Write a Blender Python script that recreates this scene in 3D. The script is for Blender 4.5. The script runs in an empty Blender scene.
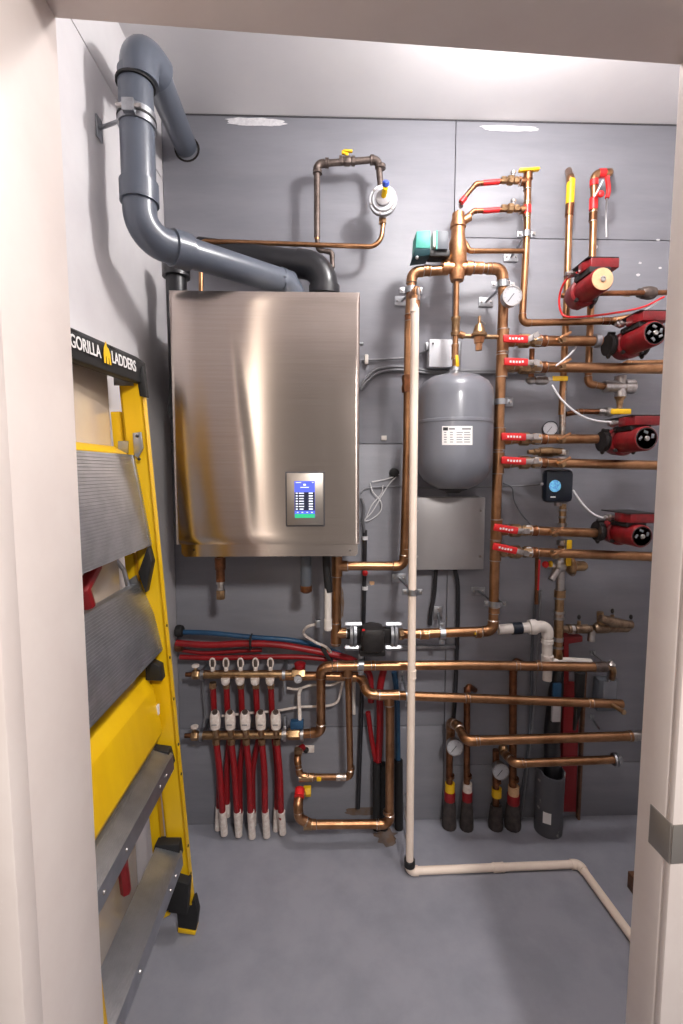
import bpy, bmesh, math, random
from mathutils import Vector, Matrix
random.seed(7)
S = bpy.context.scene
COL = S.collection
# ------------------------------------------------------------------ camera
F = 470.0; CX, CY = 341.5, 512.0
YAW = math.radians(1.7); PIT = math.radians(4.9)
CAM = Vector((0, -1.83, 1.445))
fw = Vector((math.sin(YAW)*math.cos(PIT), math.cos(YAW)*math.cos(PIT), -math.sin(PIT)))
rt = Vector((math.cos(YAW), -math.sin(YAW), 0))
up = rt.cross(fw)
cd = bpy.data.cameras.new('camera'); cam = bpy.data.objects.new('camera', cd); COL.objects.link(cam)
cam.matrix_world = Matrix(((rt.x, up.x, -fw.x, CAM.x), (rt.y, up.y, -fw.y, CAM.y), (rt.z, up.z, -fw.z, CAM.z), (0, 0, 0, 1)))
cd.sensor_fit = 'HORIZONTAL'; cd.sensor_width = 36; cd.lens = F/683*36; cd.clip_start = .02
S.camera = cam

def ray(px, py): return fw + rt*((px-CX)/F) + up*((CY-py)/F)
def P(px, py, d):                       # a point seen at px,py that stands d metres off the back wall
    r = ray(px, py); t = (-d-CAM.y)/r.y; return CAM + r*t
def PZ(px, py, z=0.0):
    r = ray(px, py); return CAM + r*((z-CAM.z)/r.z)
def PD(px, py, depth): return CAM + ray(px, py)*depth
def PPL(px, py, o, n):
    r = ray(px, py); return CAM + r*((Vector(o)-CAM).dot(n)/r.dot(n))
def V(*a): return Vector(a)
def W(w, p): return w/2*(Vector(p)-CAM).dot(fw)/F     # radius of something w pixels wide at p
AX = {'x': V(1, 0, 0), 'y': V(0, 1, 0), 'z': V(0, 0, 1)}

# ------------------------------------------------------------------ materials
def lin(c): return tuple(((v/255)/12.92 if v/255 <= .04045 else ((v/255+.055)/1.055)**2.4) for v in c)
def mat(name, rgb, rough=.5, metal=0.0, rgb2=None, scale=20, bump=0.0, bscale=60, stretch=None, lo=.4, hi=.65, emit=None, es=1.0, rvar=0.0, coat=0.0, aniso=0.0):
    m = bpy.data.materials.new(name); m.use_nodes = True; nt = m.node_tree; b = nt.nodes['Principled BSDF']
    c = lin(rgb)+(1,)
    b.inputs['Base Color'].default_value = c; b.inputs['Roughness'].default_value = rough; b.inputs['Metallic'].default_value = metal
    if coat: b.inputs['Coat Weight'].default_value = coat; b.inputs['Coat Roughness'].default_value = .15
    if aniso: b.inputs['Anisotropic'].default_value = aniso; b.inputs['Anisotropic Rotation'].default_value = .25
    tc = nt.nodes.new('ShaderNodeTexCoord'); mp = nt.nodes.new('ShaderNodeMapping')
    nt.links.new(tc.outputs['Object'], mp.inputs['Vector'])
    if stretch: mp.inputs['Scale'].default_value = stretch
    n = nt.nodes.new('ShaderNodeTexNoise'); n.inputs['Scale'].default_value = scale; n.inputs['Detail'].default_value = 5; n.inputs['Roughness'].default_value = .6
    nt.links.new(mp.outputs['Vector'], n.inputs['Vector'])
    if rgb2:
        r = nt.nodes.new('ShaderNodeValToRGB'); r.color_ramp.elements[0].position = lo; r.color_ramp.elements[1].position = hi
        r.color_ramp.elements[0].color = c; r.color_ramp.elements[1].color = lin(rgb2)+(1,)
        nt.links.new(n.outputs['Fac'], r.inputs['Fac']); nt.links.new(r.outputs['Color'], b.inputs['Base Color'])
    if rvar:
        q = nt.nodes.new('ShaderNodeMapRange'); q.inputs['To Min'].default_value = rough-rvar; q.inputs['To Max'].default_value = rough+rvar
        nt.links.new(n.outputs['Fac'], q.inputs['Value']); nt.links.new(q.outputs['Result'], b.inputs['Roughness'])
    if bump:
        n2 = nt.nodes.new('ShaderNodeTexNoise'); n2.inputs['Scale'].default_value = bscale; n2.inputs['Detail'].default_value = 4
        nt.links.new(mp.outputs['Vector'], n2.inputs['Vector'])
        bp = nt.nodes.new('ShaderNodeBump'); bp.inputs['Strength'].default_value = bump; bp.inputs['Distance'].default_value = .004
        nt.links.new(n2.outputs['Fac'], bp.inputs['Height']); nt.links.new(bp.outputs['Normal'], b.inputs['Normal'])
    if emit:
        b.inputs['Emission Color'].default_value = lin(emit)+(1,); b.inputs['Emission Strength'].default_value = es
    return m
M = {}
M['wall'] = mat('grey_paint', (127, 127, 134), .5, rgb2=(135, 135, 142), scale=5, stretch=(.5, 1, 3), bump=.12, bscale=35)
M['seam'] = mat('dark_seam', (70, 68, 72), .8)
M['white_wall'] = mat('white_paint', (226, 223, 224), .6, rgb2=(218, 214, 216), scale=4, bump=.05)
M['ceil'] = mat('ceiling_paint', (228, 225, 226), .7, rgb2=(222, 219, 221), scale=2.5)
M['floor'] = mat('grey_floor_paint', (146, 146, 155), .42, rgb2=(134, 135, 144), scale=6, bump=.12, bscale=25, rvar=.08)
M['jamb'] = mat('beige_jamb_paint', (230, 218, 212), .42, rgb2=(225, 212, 206), scale=8, bump=.04, bscale=80)
M['hall'] = mat('hall_paint', (205, 195, 188), .7)
M['copper'] = mat('copper', (178, 133, 97), .33, 1, rgb2=(140, 99, 68), scale=14, rvar=.08, bump=.04, lo=.42, hi=.7)
M['copper_dark'] = mat('aged_copper', (150, 100, 70), .42, 1, rgb2=(105, 72, 52), scale=22, rvar=.08)
M['solder'] = mat('solder', (200, 192, 185), .35, 1, rgb2=(165, 140, 120), scale=60)
M['brass'] = mat('brass', (184, 152, 114), .36, 1, rgb2=(142, 112, 84), scale=40, bump=.06)
M['old_brass'] = mat('dull_brass', (160, 138, 116), .42, 1, rgb2=(120, 98, 80), scale=50, bump=.1)
M['bronze'] = mat('cast_bronze', (196, 146, 106), .42, 1, rgb2=(168, 118, 84), scale=60, bump=.15, bscale=200)
M['iron'] = mat('brown_iron', (112, 100, 94), .5, .7, rgb2=(84, 72, 66), scale=30, bump=.1)
M['nickel'] = mat('nickel', (196, 192, 190), .32, 1, rgb2=(160, 152, 146), scale=40)
M['zinc'] = mat('galvanised_steel', (178, 180, 184), .38, 1, rgb2=(150, 152, 156), scale=30)
M['pvc'] = mat('grey_pvc', (88, 95, 107), .33, rgb2=(82, 89, 101), scale=3, coat=.25)
M['abs'] = mat('black_abs', (30, 30, 34), .35, coat=.2)
M['rubber'] = mat('black_rubber', (26, 25, 26), .65)
M['cream'] = mat('cream_cpvc', (242, 224, 208), .4, rgb2=(236, 216, 200), scale=10)
M['white_pl'] = mat('white_plastic', (222, 214, 206), .4, rgb2=(214, 205, 198), scale=10)
M['red_pex'] = mat('red_tubing', (146, 18, 26), .42, rgb2=(130, 14, 20), scale=20)
M['blue_pex'] = mat('blue_tubing', (36, 78, 112), .42, rgb2=(30, 66, 98), scale=20)
M['red_handle'] = mat('red_vinyl', (212, 34, 36), .4)
M['yellow_handle'] = mat('yellow_vinyl', (236, 188, 18), .4)
M['yellow'] = mat('yellow_fibreglass', (236, 190, 8), .42, rgb2=(228, 180, 6), scale=10, stretch=(1, 1, .1))
M['red_cast'] = mat('red_pump_enamel', (124, 16, 22), .4, rgb2=(104, 12, 17), scale=30, bump=.15, bscale=120)
M['tan'] = mat('tan_label', (222, 178, 136), .5, rgb2=(210, 165, 125), scale=60)
M['black_cast'] = mat('black_cast_iron', (42, 38, 38), .5, .2, rgb2=(30, 27, 27), scale=40, bump=.2, bscale=150)
M['steel'] = mat('brushed_stainless', (196, 184, 176), .21, 1, rgb2=(188, 175, 166), scale=6, stretch=(.6, 1, 60), bump=0, aniso=.95)
M['steel_flat'] = mat('satin_metal', (168, 160, 152), .38, .9)
M['alu'] = mat('aluminium', (178, 180, 186), .36, .9, rgb2=(160, 162, 168), scale=14)
M['tank'] = mat('tank_grey_enamel', (112, 114, 122), .3, rgb2=(106, 108, 116), scale=4, coat=.3)
M['panel'] = mat('grey_steel_cover', (152, 148, 148), .42, .25, rgb2=(146, 142, 142), scale=4)
M['whitebox'] = mat('white_enamel', (214, 216, 222), .4)
M['teal'] = mat('teal_green_cover', (66, 156, 142), .5, rgb2=(76, 164, 150), scale=50)
M['teal_dark'] = mat('dark_teal', (30, 66, 72), .5)
M['slate'] = mat('slate_plastic', (84, 88, 95), .5)
M['navy'] = mat('navy_plastic', (16, 26, 40), .35)
M['cable_w'] = mat('white_cable', (206, 204, 206), .5)
M['cable_g'] = mat('grey_cable', (126, 126, 130), .45, .3)
M['conduit'] = mat('armoured_cable', (112, 112, 116), .45, .3)
M['dial'] = mat('gauge_dial', (176, 176, 180), .35)
M['blue_knob'] = mat('blue_cap', (62, 84, 176), .4)
M['sleeve'] = mat('white_sleeve', (232, 222, 214), .5, rgb2=(208, 190, 180), scale=60)
M['wrap'] = mat('dark_pipe_wrap', (52, 46, 46), .8, rgb2=(70, 62, 60), scale=40, bump=.5, bscale=90)
M['red_steel'] = mat('red_painted_steel', (128, 14, 20), .5)
M['charcoal'] = mat('charcoal_pipe', (80, 80, 85), .45, rgb2=(150, 146, 144), scale=14, lo=.62, hi=.66)
M['wood'] = mat('wood_block', (112, 78, 56), .6, rgb2=(90, 60, 42), scale=8, stretch=(1, 1, 8))
M['plastic_wrap'] = mat('glossy_offwhite', (206, 190, 172), .18, rgb2=(198, 180, 162), scale=5, coat=.6, bump=.3, bscale=5)
M['screen_blue'] = mat('screen_blue', (70, 84, 190), .3, emit=(84, 100, 225), es=.8)
M['screen_dark'] = mat('screen_dark', (24, 28, 44), .3, emit=(26, 32, 60), es=.6)
M['screen_green'] = mat('screen_green', (40, 160, 110), .3, emit=(50, 185, 130), es=.7)
M['screen_white'] = mat('screen_white', (220, 225, 240), .3, emit=(220, 225, 245), es=.9)
M['screen_aqua'] = mat('screen_aqua', (120, 200, 225), .3, emit=(100, 180, 220), es=.35, rgb2=(60, 90, 190), scale=160)
M['print_w'] = mat('white_print', (235, 232, 230), .5)
M['print_g'] = mat('grey_print', (120, 120, 124), .6)
M['print_b'] = mat('black_print', (40, 40, 42), .6)
M['rust'] = mat('rust_stain', (104, 82, 66), .8, rgb2=(108, 100, 98), scale=25)
M['patch'] = mat('bare_patch', (222, 220, 222), .8, rgb2=(196, 194, 198), scale=60)
M['strike'] = mat('dull_plate', (150, 144, 138), .4, .5)
M['hole'] = mat('dark_hole', (28, 22, 20), .9)

# ------------------------------------------------------------------ mesh builder
def basis(d):
    d = Vector(d).normalized(); h = V(0, 0, 1) if abs(d.z) < .9 else V(1, 0, 0)
    a = d.cross(h).normalized(); return a, d.cross(a).normalized(), d
class MB:
    def __init__(s): s.bm = bmesh.new()
    def ring(s, c, a, b, r, n): return [s.bm.verts.new(Vector(c)+(a*math.cos(2*math.pi*i/n)+b*math.sin(2*math.pi*i/n))*r) for i in range(n)]
    def tube(s, pts, r, n=14, cap=True):
        pts = [Vector(p) for p in pts]; rs = r if isinstance(r, (list, tuple)) else [r]*len(pts)
        a = None; prev = None; first = None
        for i, p in enumerate(pts):
            t = (pts[min(i+1, len(pts)-1)]-pts[max(i-1, 0)])
            if t.length < 1e-9: t = V(0, 0, 1)
            t.normalize()
            if a is None: a, b, _ = basis(t)
            a = (a-t*a.dot(t)).normalized(); b = t.cross(a)
            rg = s.ring(p, a, b, rs[i], n)
            if prev:
                for k in range(n): s.bm.faces.new((prev[k], prev[(k+1) % n], rg[(k+1) % n], rg[k]))
            else: first = rg
            prev = rg
        if cap:
            s.bm.faces.new(first[::-1]); s.bm.faces.new(prev)
        return s
    def cyl(s, a, b, r, r2=None, n=20): return s.tube([a, b], [r, r if r2 is None else r2], n)
    def lathe(s, o, d, prof, n=20):        # prof: [(along, radius)]
        o = Vector(o); a, b, d = basis(d)
        prev = None
        for t, r in prof:
            rg = s.ring(o+d*t, a, b, max(r, 1e-4), n)
            if prev:
                for k in range(n): s.bm.faces.new((prev[k], prev[(k+1) % n], rg[(k+1) % n], rg[k]))
            else: s.bm.faces.new(rg[::-1])
            prev = rg
        s.bm.faces.new(prev); return s
    def hexa(s, o, d, l, r): return s.lathe(o, d, [(0, r*.93), (l*.12, r), (l*.88, r), (l, r*.93)], 6)
    def box(s, c, size, ex=None, ey=None, bev=0.0):
        c = Vector(c); ex = Vector(ex or (1, 0, 0)).normalized(); ey = Vector(ey or (0, 1, 0)).normalized(); ez = ex.cross(ey).normalized()
        vs = []
        for k in (-.5, .5):
            for j in (-.5, .5):
                for i in (-.5, .5): vs.append(s.bm.verts.new(c+ex*size[0]*i+ey*size[1]*j+ez*size[2]*k))
        fs = [s.bm.faces.new([vs[i] for i in q]) for q in ((0, 2, 3, 1), (4, 5, 7, 6), (0, 1, 5, 4), (2, 6, 7, 3), (0, 4, 6, 2), (1, 3, 7, 5))]
        if bev:
            es = list({e for f in fs for e in f.edges})
            bmesh.ops.bevel(s.bm, geom=es, offset=bev, segments=2, affect='EDGES', profile=.5)
        return s
    def prism(s, poly, off, bev=0.0):      # poly: world points in a plane, off: extrusion vector
        off = Vector(off); n = len(poly)
        a = [s.bm.verts.new(Vector(p)) for p in poly]; b = [s.bm.verts.new(Vector(p)+off) for p in poly]
        fs = [s.bm.faces.new(a), s.bm.faces.new(b[::-1])]
        for k in range(n): fs.append(s.bm.faces.new((a[(k+1) % n], a[k], b[k], b[(k+1) % n])))
        if bev:
            es = list({e for f in fs for e in f.edges})
            bmesh.ops.bevel(s.bm, geom=es, offset=bev, segments=2, affect='EDGES', profile=.5)
        return s
    def ball(s, c, r, n=12):
        rr = r if isinstance(r, (list, tuple)) else (r, r, r)
        bmesh.ops.create_uvsphere(s.bm, u_segments=n*2, v_segments=n, radius=1, matrix=Matrix.Translation(Vector(c)) @ Matrix.Diagonal((*rr, 1)))
        return s
    def torus(s, c, d, R, r, n=24, m=8):
        a, b, d = basis(d); rings = []
        for i in range(n):
            t = 2*math.pi*i/n; u = a*math.cos(t)+b*math.sin(t)
            rings.append([s.bm.verts.new(Vector(c)+u*(R+r*math.cos(2*math.pi*j/m))+d*r*math.sin(2*math.pi*j/m)) for j in range(m)])
        for i in range(n):
            for j in range(m): s.bm.faces.new((rings[i][j], rings[(i+1) % n][j], rings[(i+1) % n][(j+1) % m], rings[i][(j+1) % m]))
        return s
    def band(s, c, d, r1, r2, l, n=24):    # open ring with thickness
        a, b, d = basis(d); c = Vector(c); q = []
        for t, r in ((-l/2, r1), (-l/2, r2), (l/2, r2), (l/2, r1)): q.append(s.ring(c+d*t, a, b, r, n))
        for w in range(4):
            for k in range(n): s.bm.faces.new((q[w][k], q[w][(k+1) % n], q[(w+1) % 4][(k+1) % n], q[(w+1) % 4][k]))
        return s
    def build(s, name, m, parent=None, ang=35):
        bmesh.ops.recalc_face_normals(s.bm, faces=s.bm.faces)
        me = bpy.data.meshes.new(name); s.bm.to_mesh(me); s.bm.free()
        for p in me.polygons: p.use_smooth = True
        me.set_sharp_from_angle(angle=math.radians(ang))
        me.materials.append(M[m] if isinstance(m, str) else m)
        o = bpy.data.objects.new(name, me); COL.objects.link(o)
        if parent: o.parent = parent
        return o
def tag(o, label, cat, group=None, kind=None):
    if label: o['label'] = label
    if cat: o['category'] = cat
    if group: o['group'] = group
    if kind: o['kind'] = kind
    return o
def thing(name, label, cat, group=None):
    o = bpy.data.objects.new(name, None); COL.objects.link(o); o.empty_display_size = .05
    return tag(o, label, cat, group)
def struct(name, mb, m, parent=None):
    o = mb.build(name, m, parent)
    if not parent: o['kind'] = 'structure'
    return o
def plabel(o, t): o['label'] = t; return o

# path with rounded corners
def arc_pts(p0, p1, p2, b, n=8):
    u = (p0-p1); v = (p2-p1); lu, lv = u.length, v.length; u.normalize(); v.normalize()
    ang = u.angle(v); tl = b/max(math.tan(ang/2), 1e-3); tl = min(tl, lu*.48, lv*.48); b = tl*math.tan(ang/2)
    s, e = p1+u*tl, p1+v*tl; bis = (u+v).normalized(); c = p1+bis*(b/math.sin(ang/2))
    out = []; A = s-c; B = e-c; th = A.angle(B)
    for i in range(n+1):
        t = i/n; out.append(c+(A*math.sin((1-t)*th)+B*math.sin(t*th))/math.sin(th))
    return out
def smooth(pts, n=8):
    pts = [Vector(p) for p in pts]; q = [pts[0]*2-pts[1]]+pts+[pts[-1]*2-pts[-2]]; out = []
    for i in range(1, len(q)-2):
        for k in range(n):
            t = k/n; a, b, c, d = q[i-1], q[i], q[i+1], q[i+2]
            out.append(.5*((2*b)+(c-a)*t+(2*a-5*b+4*c-d)*t*t+(3*b-a-3*c+d)*t**3))
    out.append(pts[-1]); return out
def pts3(L): return [P(*p) if isinstance(p, tuple) else Vector(p) for p in L]

def pipe(root, L, w, m='copper', em=None, bend=1.7, soldered=True, fit=1.13, ends=()):
    """straight pipes and elbows under root; w = width in pixels of the photograph"""
    p = pts3(L); r = W(w, p[len(p)//2]); em = em or m
    cur = p[0]; segs = []
    for i in range(1, len(p)):
        if i < len(p)-1:
            u = (p[i-1]-p[i]).normalized(); v = (p[i+1]-p[i]).normalized(); ang = u.angle(v)
            if ang < math.radians(172):
                arc = arc_pts(p[i-1], p[i], p[i+1], r*bend)
                MB().cyl(cur, arc[0], r).build('pipe', m, root)
                s0 = arc[0]+u*r*.8; s1 = arc[-1]+v*r*.8
                path = [s0]+arc+[s1]
                eb = MB().tube(path, r*fit, 18)
                eo = eb.build('elbow', em, root)
                if soldered and r > .006:
                    for s_, w_ in ((s0, u), (s1, v)): MB().lathe(s_-w_*r*.05, w_, [(0, r*fit*1.04), (r*.18, r*1.02)]).build('solder_ring', 'solder', eo)
                cur = arc[-1]
                continue
            MB().cyl(cur, p[i], r).build('pipe', m, root); cur = p[i]
        else:
            MB().cyl(cur, p[i], r).build('pipe', m, root)
    return r
def coupling(root, p, ax, l, r, m='copper', name='coupling', rings=True):
    p = P(*p) if isinstance(p, tuple) else p; d = Vector(AX.get(ax, ax) if isinstance(ax, str) else ax).normalized()
    o = MB().lathe(p-d*l/2, d, [(0, r*.9), (0, r*1.15), (l*.1, r*1.18), (l*.2, r*1.12), (l*.8, r*1.12), (l*.9, r*1.18), (l, r*1.15), (l, r*.9)]).build(name, m, root)
    if rings:
        for s_ in (-1, 1): MB().band(p+d*s_*(l/2+r*.06), d, r*.9, r*1.12, r*.14).build('solder_ring', 'solder', o)
    return o
def tee(root, p, ax, ax2, r, m='copper'):
    p = P(*p) if isinstance(p, tuple) else p; d = AX[ax] if isinstance(ax, str) else ax; e = AX[ax2] if isinstance(ax2, str) else ax2
    b = MB(); b.cyl(p-d*r*2.2, p+d*r*2.2, r*1.13); b.cyl(p, p+e*r*2.2, r*1.13)
    o = b.build('tee', m, root)
    for c_, w_ in ((p-d*r*2.2, d), (p+d*r*2.2, d), (p+e*r*2.2, e)): MB().band(c_, w_, r*.9, r*1.2, r*.18).build('solder_ring', 'solder', o)
    return o
def cable(name, label, L, r, m, cat='cable', group=None, parent=None):
    o = MB().tube(smooth(pts3(L)), r, 8).build(name, m, parent)
    if not parent: tag(o, label, cat, group)
    return o
def clamp(label, px, py, d, r, ax='z', plate=None, pm='zinc', group='pipe clamps on threaded rods'):
    """split ring around a pipe, rod back to a plate on the wall"""
    t = thing('pipe_clamp', label, 'pipe clamp', group)
    p = P(px, py, d); a = AX[ax]
    b = MB(); b.band(p, a, r*1.02, r*1.35, .02); b.build('ring', pm, t)
    side = AX['x'] if ax == 'z' else AX['z']
    for s in (-1, 1):
        q = MB(); q.box(p+side*s*(r*1.35+.008), (.018, .006, .02) if ax == 'z' else (.02, .006, .018), bev=.001)
        lug = q.build('lug', pm, t)
        MB().hexa(p+side*s*(r*1.35+.009)+V(0, -.004, 0), V(0, -1, 0), .006, .006).build('bolt', 'nickel', lug)
    w = P(*plate, .004) if plate else V(p.x, -.004, p.z)
    MB().cyl(p+V(0, r*1.2, 0), w, .0045, n=10).build('rod', pm, t)
    pl = MB().box(w, (.055, .005, .035) if ax == 'z' else (.035, .005, .055), bev=.0015).build('wall_plate', pm, t)
    for s in (-1, 1): MB().ball(w+(V(.018, 0, 0) if ax == 'z' else V(0, 0, .018))*s+V(0, -.003, 0), .004, 5).build('screw', 'nickel', pl)
    return t
def text(s, o, ex, ey, size, m, parent, name='lettering', ext=.0004):
    ex = Vector(ex).normalized(); ey = Vector(ey).normalized(); ez = ex.cross(ey)
    c = bpy.data.curves.new(name, 'FONT'); c.body = s; c.size = size; c.extrude = ext; c.align_x = 'LEFT'; c.offset = size*.012
    t = bpy.data.objects.new(name, c); COL.objects.link(t)
    bpy.context.view_layer.update()
    me = bpy.data.meshes.new_from_object(t.evaluated_get(bpy.context.evaluated_depsgraph_get()))
    bpy.data.objects.remove(t)
    wd = max(v.co.x for v in me.vertices)
    o = Vector(o); mx = Matrix(((ex.x, ey.x, ez.x, o.x), (ex.y, ey.y, ez.y, o.y), (ex.z, ey.z, ez.z, o.z), (0, 0, 0, 1)))
    return me, wd, mx, m, parent, name
def put_text(s, o, ex, ey, width, height, m, parent, name='lettering'):
    me, wd, mx, m, parent, name = text(s, o, ex, ey, 1.0, m, parent, name, ext=.01)
    h = max(v.co.y for v in me.vertices)
    me.transform(Matrix.Diagonal((width/wd, height/h, .04, 1))); me.transform(mx)
    me.name = name; me.materials.clear(); me.materials.append(M[m])
    ob = bpy.data.objects.new(name, me); COL.objects.link(ob); ob.parent = parent; return ob

# ================================================================== ROOM
HC = 2.733                      # ceiling height
XL = P(171.5, 470, 0).x; XR = 1.42
zc = HC
A = PD(76.5, 470, .655); B = PD(658, 470, .725); A.z = B.z = 0
ab = (B-A).normalized(); nb = V(ab.y, -ab.x, 0)      # nb points toward the camera side
if nb.y > 0: nb = -nb
YF = -1.95
struct('floor', MB().box((.3, -1.9, -.03), (4.2, 4.2, .06)), 'floor')
struct('ceiling', MB().prism([V(XL-.1, .1, zc), V(XR+.1, .1, zc), V(XR+.1, B.y-.1, zc), V(XL-.1, A.y-.05, zc)], V(0, 0, .06)), 'ceil')
# back wall of painted plywood sheets
wb = MB()
xs = P(455, 180, 0).x
zA = P(560, 239, 0).z; zB = P(385, 444, 0).z; zC = P(330, 727, 0).z; zD = P(630, 762, 0).z
g = .0014
def sheet(x0, x1, z0, z1): wb.box(((x0+x1)/2, .01, (z0+z1)/2), (x1-x0-g*2, .02, z1-z0-g*2), bev=.0012)
sheet(XL, xs, zB, HC); sheet(XL, xs, zC, zB); sheet(XL, xs, 0, zC)
sheet(xs, XR, zA, HC); sheet(xs, XR, zD, zA); sheet(xs, XR, 0, zD)
wbo = struct('wall_back', wb, 'wall')
o = MB().box(((XL+XR)/2, .04, HC/2), (XR-XL+.3, .035, HC)).build('seam_backing', 'seam', wbo)
def blob(name, cx, cy, hw, hh, m, parent, d=.0015, wall='b'):
    n = 26; c = P(cx, cy, 0); sx = (P(cx+hw, cy, 0)-c).length; sz = (P(cx, cy+hh, 0)-c).length
    pl = []
    for i in range(n):
        t = 2*math.pi*i/n; k = random.uniform(.82, 1.12)
        x = math.copysign(abs(math.cos(t))**.6, math.cos(t)); z = math.copysign(abs(math.sin(t))**.7, math.sin(t))
        pl.append(V(c.x+x*sx*k, -.0002, c.z+z*sz*random.uniform(.8, 1.15)))
    return MB().prism(pl, V(0, -d*.5, 0)).build(name, m, parent)
for a in ((255, 122, 30, 4), (510, 128.5, 31, 2.6), (640, 122, 12, 1.2), (640, 263, 1.5, 1.0), (638, 275, 2.0, 1.2), (660, 268, 1.5, 1.0), (596, 247, 2, 1.5), (658, 240, 2.0, 1.0)):
    blob('bare_patch', *a, 'patch', wbo)
blob('rust_stain', 362, 811, 16, 4, 'rust', wbo)
blob('rust_stain', 366, 580, 0.1, .1, 'rust', wbo)
blob('rust_stain', 341, 603, 3, 16, 'rust', wbo)
MB().box(((XL+XR)/2, -.0015, HC-.003), (XR-XL, .003, .004)).build('ceiling_joint', 'seam', wbo)
wl = MB(); zS = PPL(90, 52, (XL, 0, 0), V(1, 0, 0)).z
wl.box((XL-.05, -.55, zS/2-g), (.1, 1.5, zS-g), bev=.001); wl.box((XL-.05, -.55, (zS+HC)/2+g), (.1, 1.5, HC-zS-g), bev=.001)
struct('wall_left', wl, 'white_wall')
struct('wall_right', MB().box((XR+.05, -.5, HC/2), (.1, 1.4, HC)), 'white_wall')
# wall around the doorway and the jambs
HD = 2.030
th = .12
wf = MB()
def seg(p, q, z0, z1, t0=0.0, t1=th):
    p = Vector(p); q = Vector(q)
    wf.prism([V(p.x, p.y, z0)+nb*t0, V(q.x, q.y, z0)+nb*t0, V(q.x, q.y, z0)+nb*t1, V(p.x, p.y, z0)+nb*t1], V(0, 0, z1-z0))
seg(A-ab*.7, A-ab*.022, 0, HC); seg(B+ab*.022, B+ab*1.1, 0, HC, 0, .05); seg(A-ab*.022, B+ab*.022, HD+.022, HC, 0, .16)
struct('wall_front', wf, 'white_wall')
dj = bpy.data.objects.new('door_1', None); COL.objects.link(dj); dj['kind'] = 'structure'; dj['label'] = 'beige painted door frame around the doorway'
q = MB(); q.prism([A+nb*-.004, A-ab*.021+nb*-.004, A-ab*.021+nb*.165, A+nb*.165], V(0, 0, HD), bev=.002)
q.build('side_jamb', 'jamb', dj)
q = MB(); q.prism([A+nb*.166-ab*.02, A+nb*.166+ab*.011, A+nb*.20+ab*.011, A+nb*.20-ab*.02], V(0, 0, HD), bev=.003); q.build('door_stop', 'jamb', dj)
q = MB(); q.prism([B+nb*-.004, B+ab*.021+nb*-.004, B+ab*.021+nb*.062, B+nb*.056], V(0, 0, HD), bev=.003); q.build('side_jamb', 'jamb', dj)
q = MB(); q.prism([B+nb*.0565+ab*.0005, B+nb*.0565+ab*.12, B+nb*.069+ab*.12, B+nb*.069+ab*.001], V(0, 0, HD-.001), bev=.003); q.build('casing', 'jamb', dj)
q = MB(); q.prism([A+nb*-.004-ab*.02+V(0, 0, HD), B+nb*-.004+ab*.02+V(0, 0, HD), B+nb*.17+ab*.02+V(0, 0, HD), A+nb*.17-ab*.02+V(0, 0, HD)], V(0, 0, .022), bev=.002); q.build('head_jamb', 'jamb', dj)
# strike plate
sp = PPL(661, 834, B, ab)
q = MB(); q.box(V(B.x, B.y, sp.z)+nb*.047-ab*.0008, (.0016, .042, .064), ex=ab, ey=nb, bev=.0005)
q.box(V(B.x, B.y, sp.z)+nb*.0698+ab*.0255, (.05, .0016, .062), ex=ab, ey=nb, bev=.0005)
plabel(q.build('strike_plate', M['strike'], dj), 'dull steel strike plate')

# ================================================================== GREY VENT PIPE
t = thing('vent_pipe', 'thick grey plastic flue pipe from boiler top to the back wall', 'vent pipe')
top = P(140, 58, .50)
e0 = P(187, 149, -.03)
c1 = P(139, 70, .53)
pv = P(140.5, 225, .53); ph = P(290, 284, .17); rv = W(33.5, c1)
cr = V(c1.x, c1.y, PD(141, 49, (c1-CAM).dot(fw)).z)
c2 = cr+V(.055, .0, .0)
# double elbow on top
MB().tube([cr+V(0, 0, -.085)]+arc_pts(cr+V(0, 0, -.12), cr, cr+V(.05, .2, .0), .055)+[cr+V(.02, .08, 0)], rv*1.1, 24).build('elbow', 'pvc', t)
MB().cyl(cr+V(.015, .06, -.002), e0, rv*.93, n=28).build('pipe', 'pvc', t)
MB().torus(P(187, 149, -.001), V(0, 1, 0), rv*1.0, .004).build('escutcheon', 'hole', wbo)
MB().cyl(V(pv.x, pv.y, cr.z-.06), V(pv.x, pv.y, P(136, 205, .53).z), rv, n=28).build('pipe', 'pvc', t)
bl = MB().band(V(pv.x, pv.y, cr.z-.088), V(0, 0, 1), rv*.98, rv*1.13, .006).build('seal', 'rubber', t)
low = V(pv.x, pv.y, P(137, 213, .53).z)
arc = arc_pts(V(pv.x, pv.y, low.z+.3), V(pv.x, pv.y, P(138, 238, .53).z), ph, .062, 12)
MB().tube([arc[0]+V(0, 0, .045)]+arc+[arc[-1]+(ph-arc[-1]).normalized()*.045], rv*1.0, 26).build('elbow', 'pvc', t)
MB().band(arc[0]+V(0, 0, .045), V(0, 0, 1), rv*.97, rv*1.14, .05, 28).build('collar', 'pvc', t)
dd = (ph-arc[-1]).normalized()
MB().band(arc[-1]+dd*.045, dd, rv*.97, rv*1.14, .05, 28).build('collar', 'pvc', t)
MB().cyl(arc[-1]+dd*.03, ph, rv*.95, n=28).build('pipe', 'pvc', t)
ar2 = arc_pts(ph-dd*.12, ph+dd*.02, ph+dd*.02+V(0, 0, -.2), .09, 10)
MB().tube([ar2[0]]+ar2+[ar2[-1]+V(0, 0, -.04)], rv*1.02, 26).build('elbow', 'pvc', t)
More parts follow.
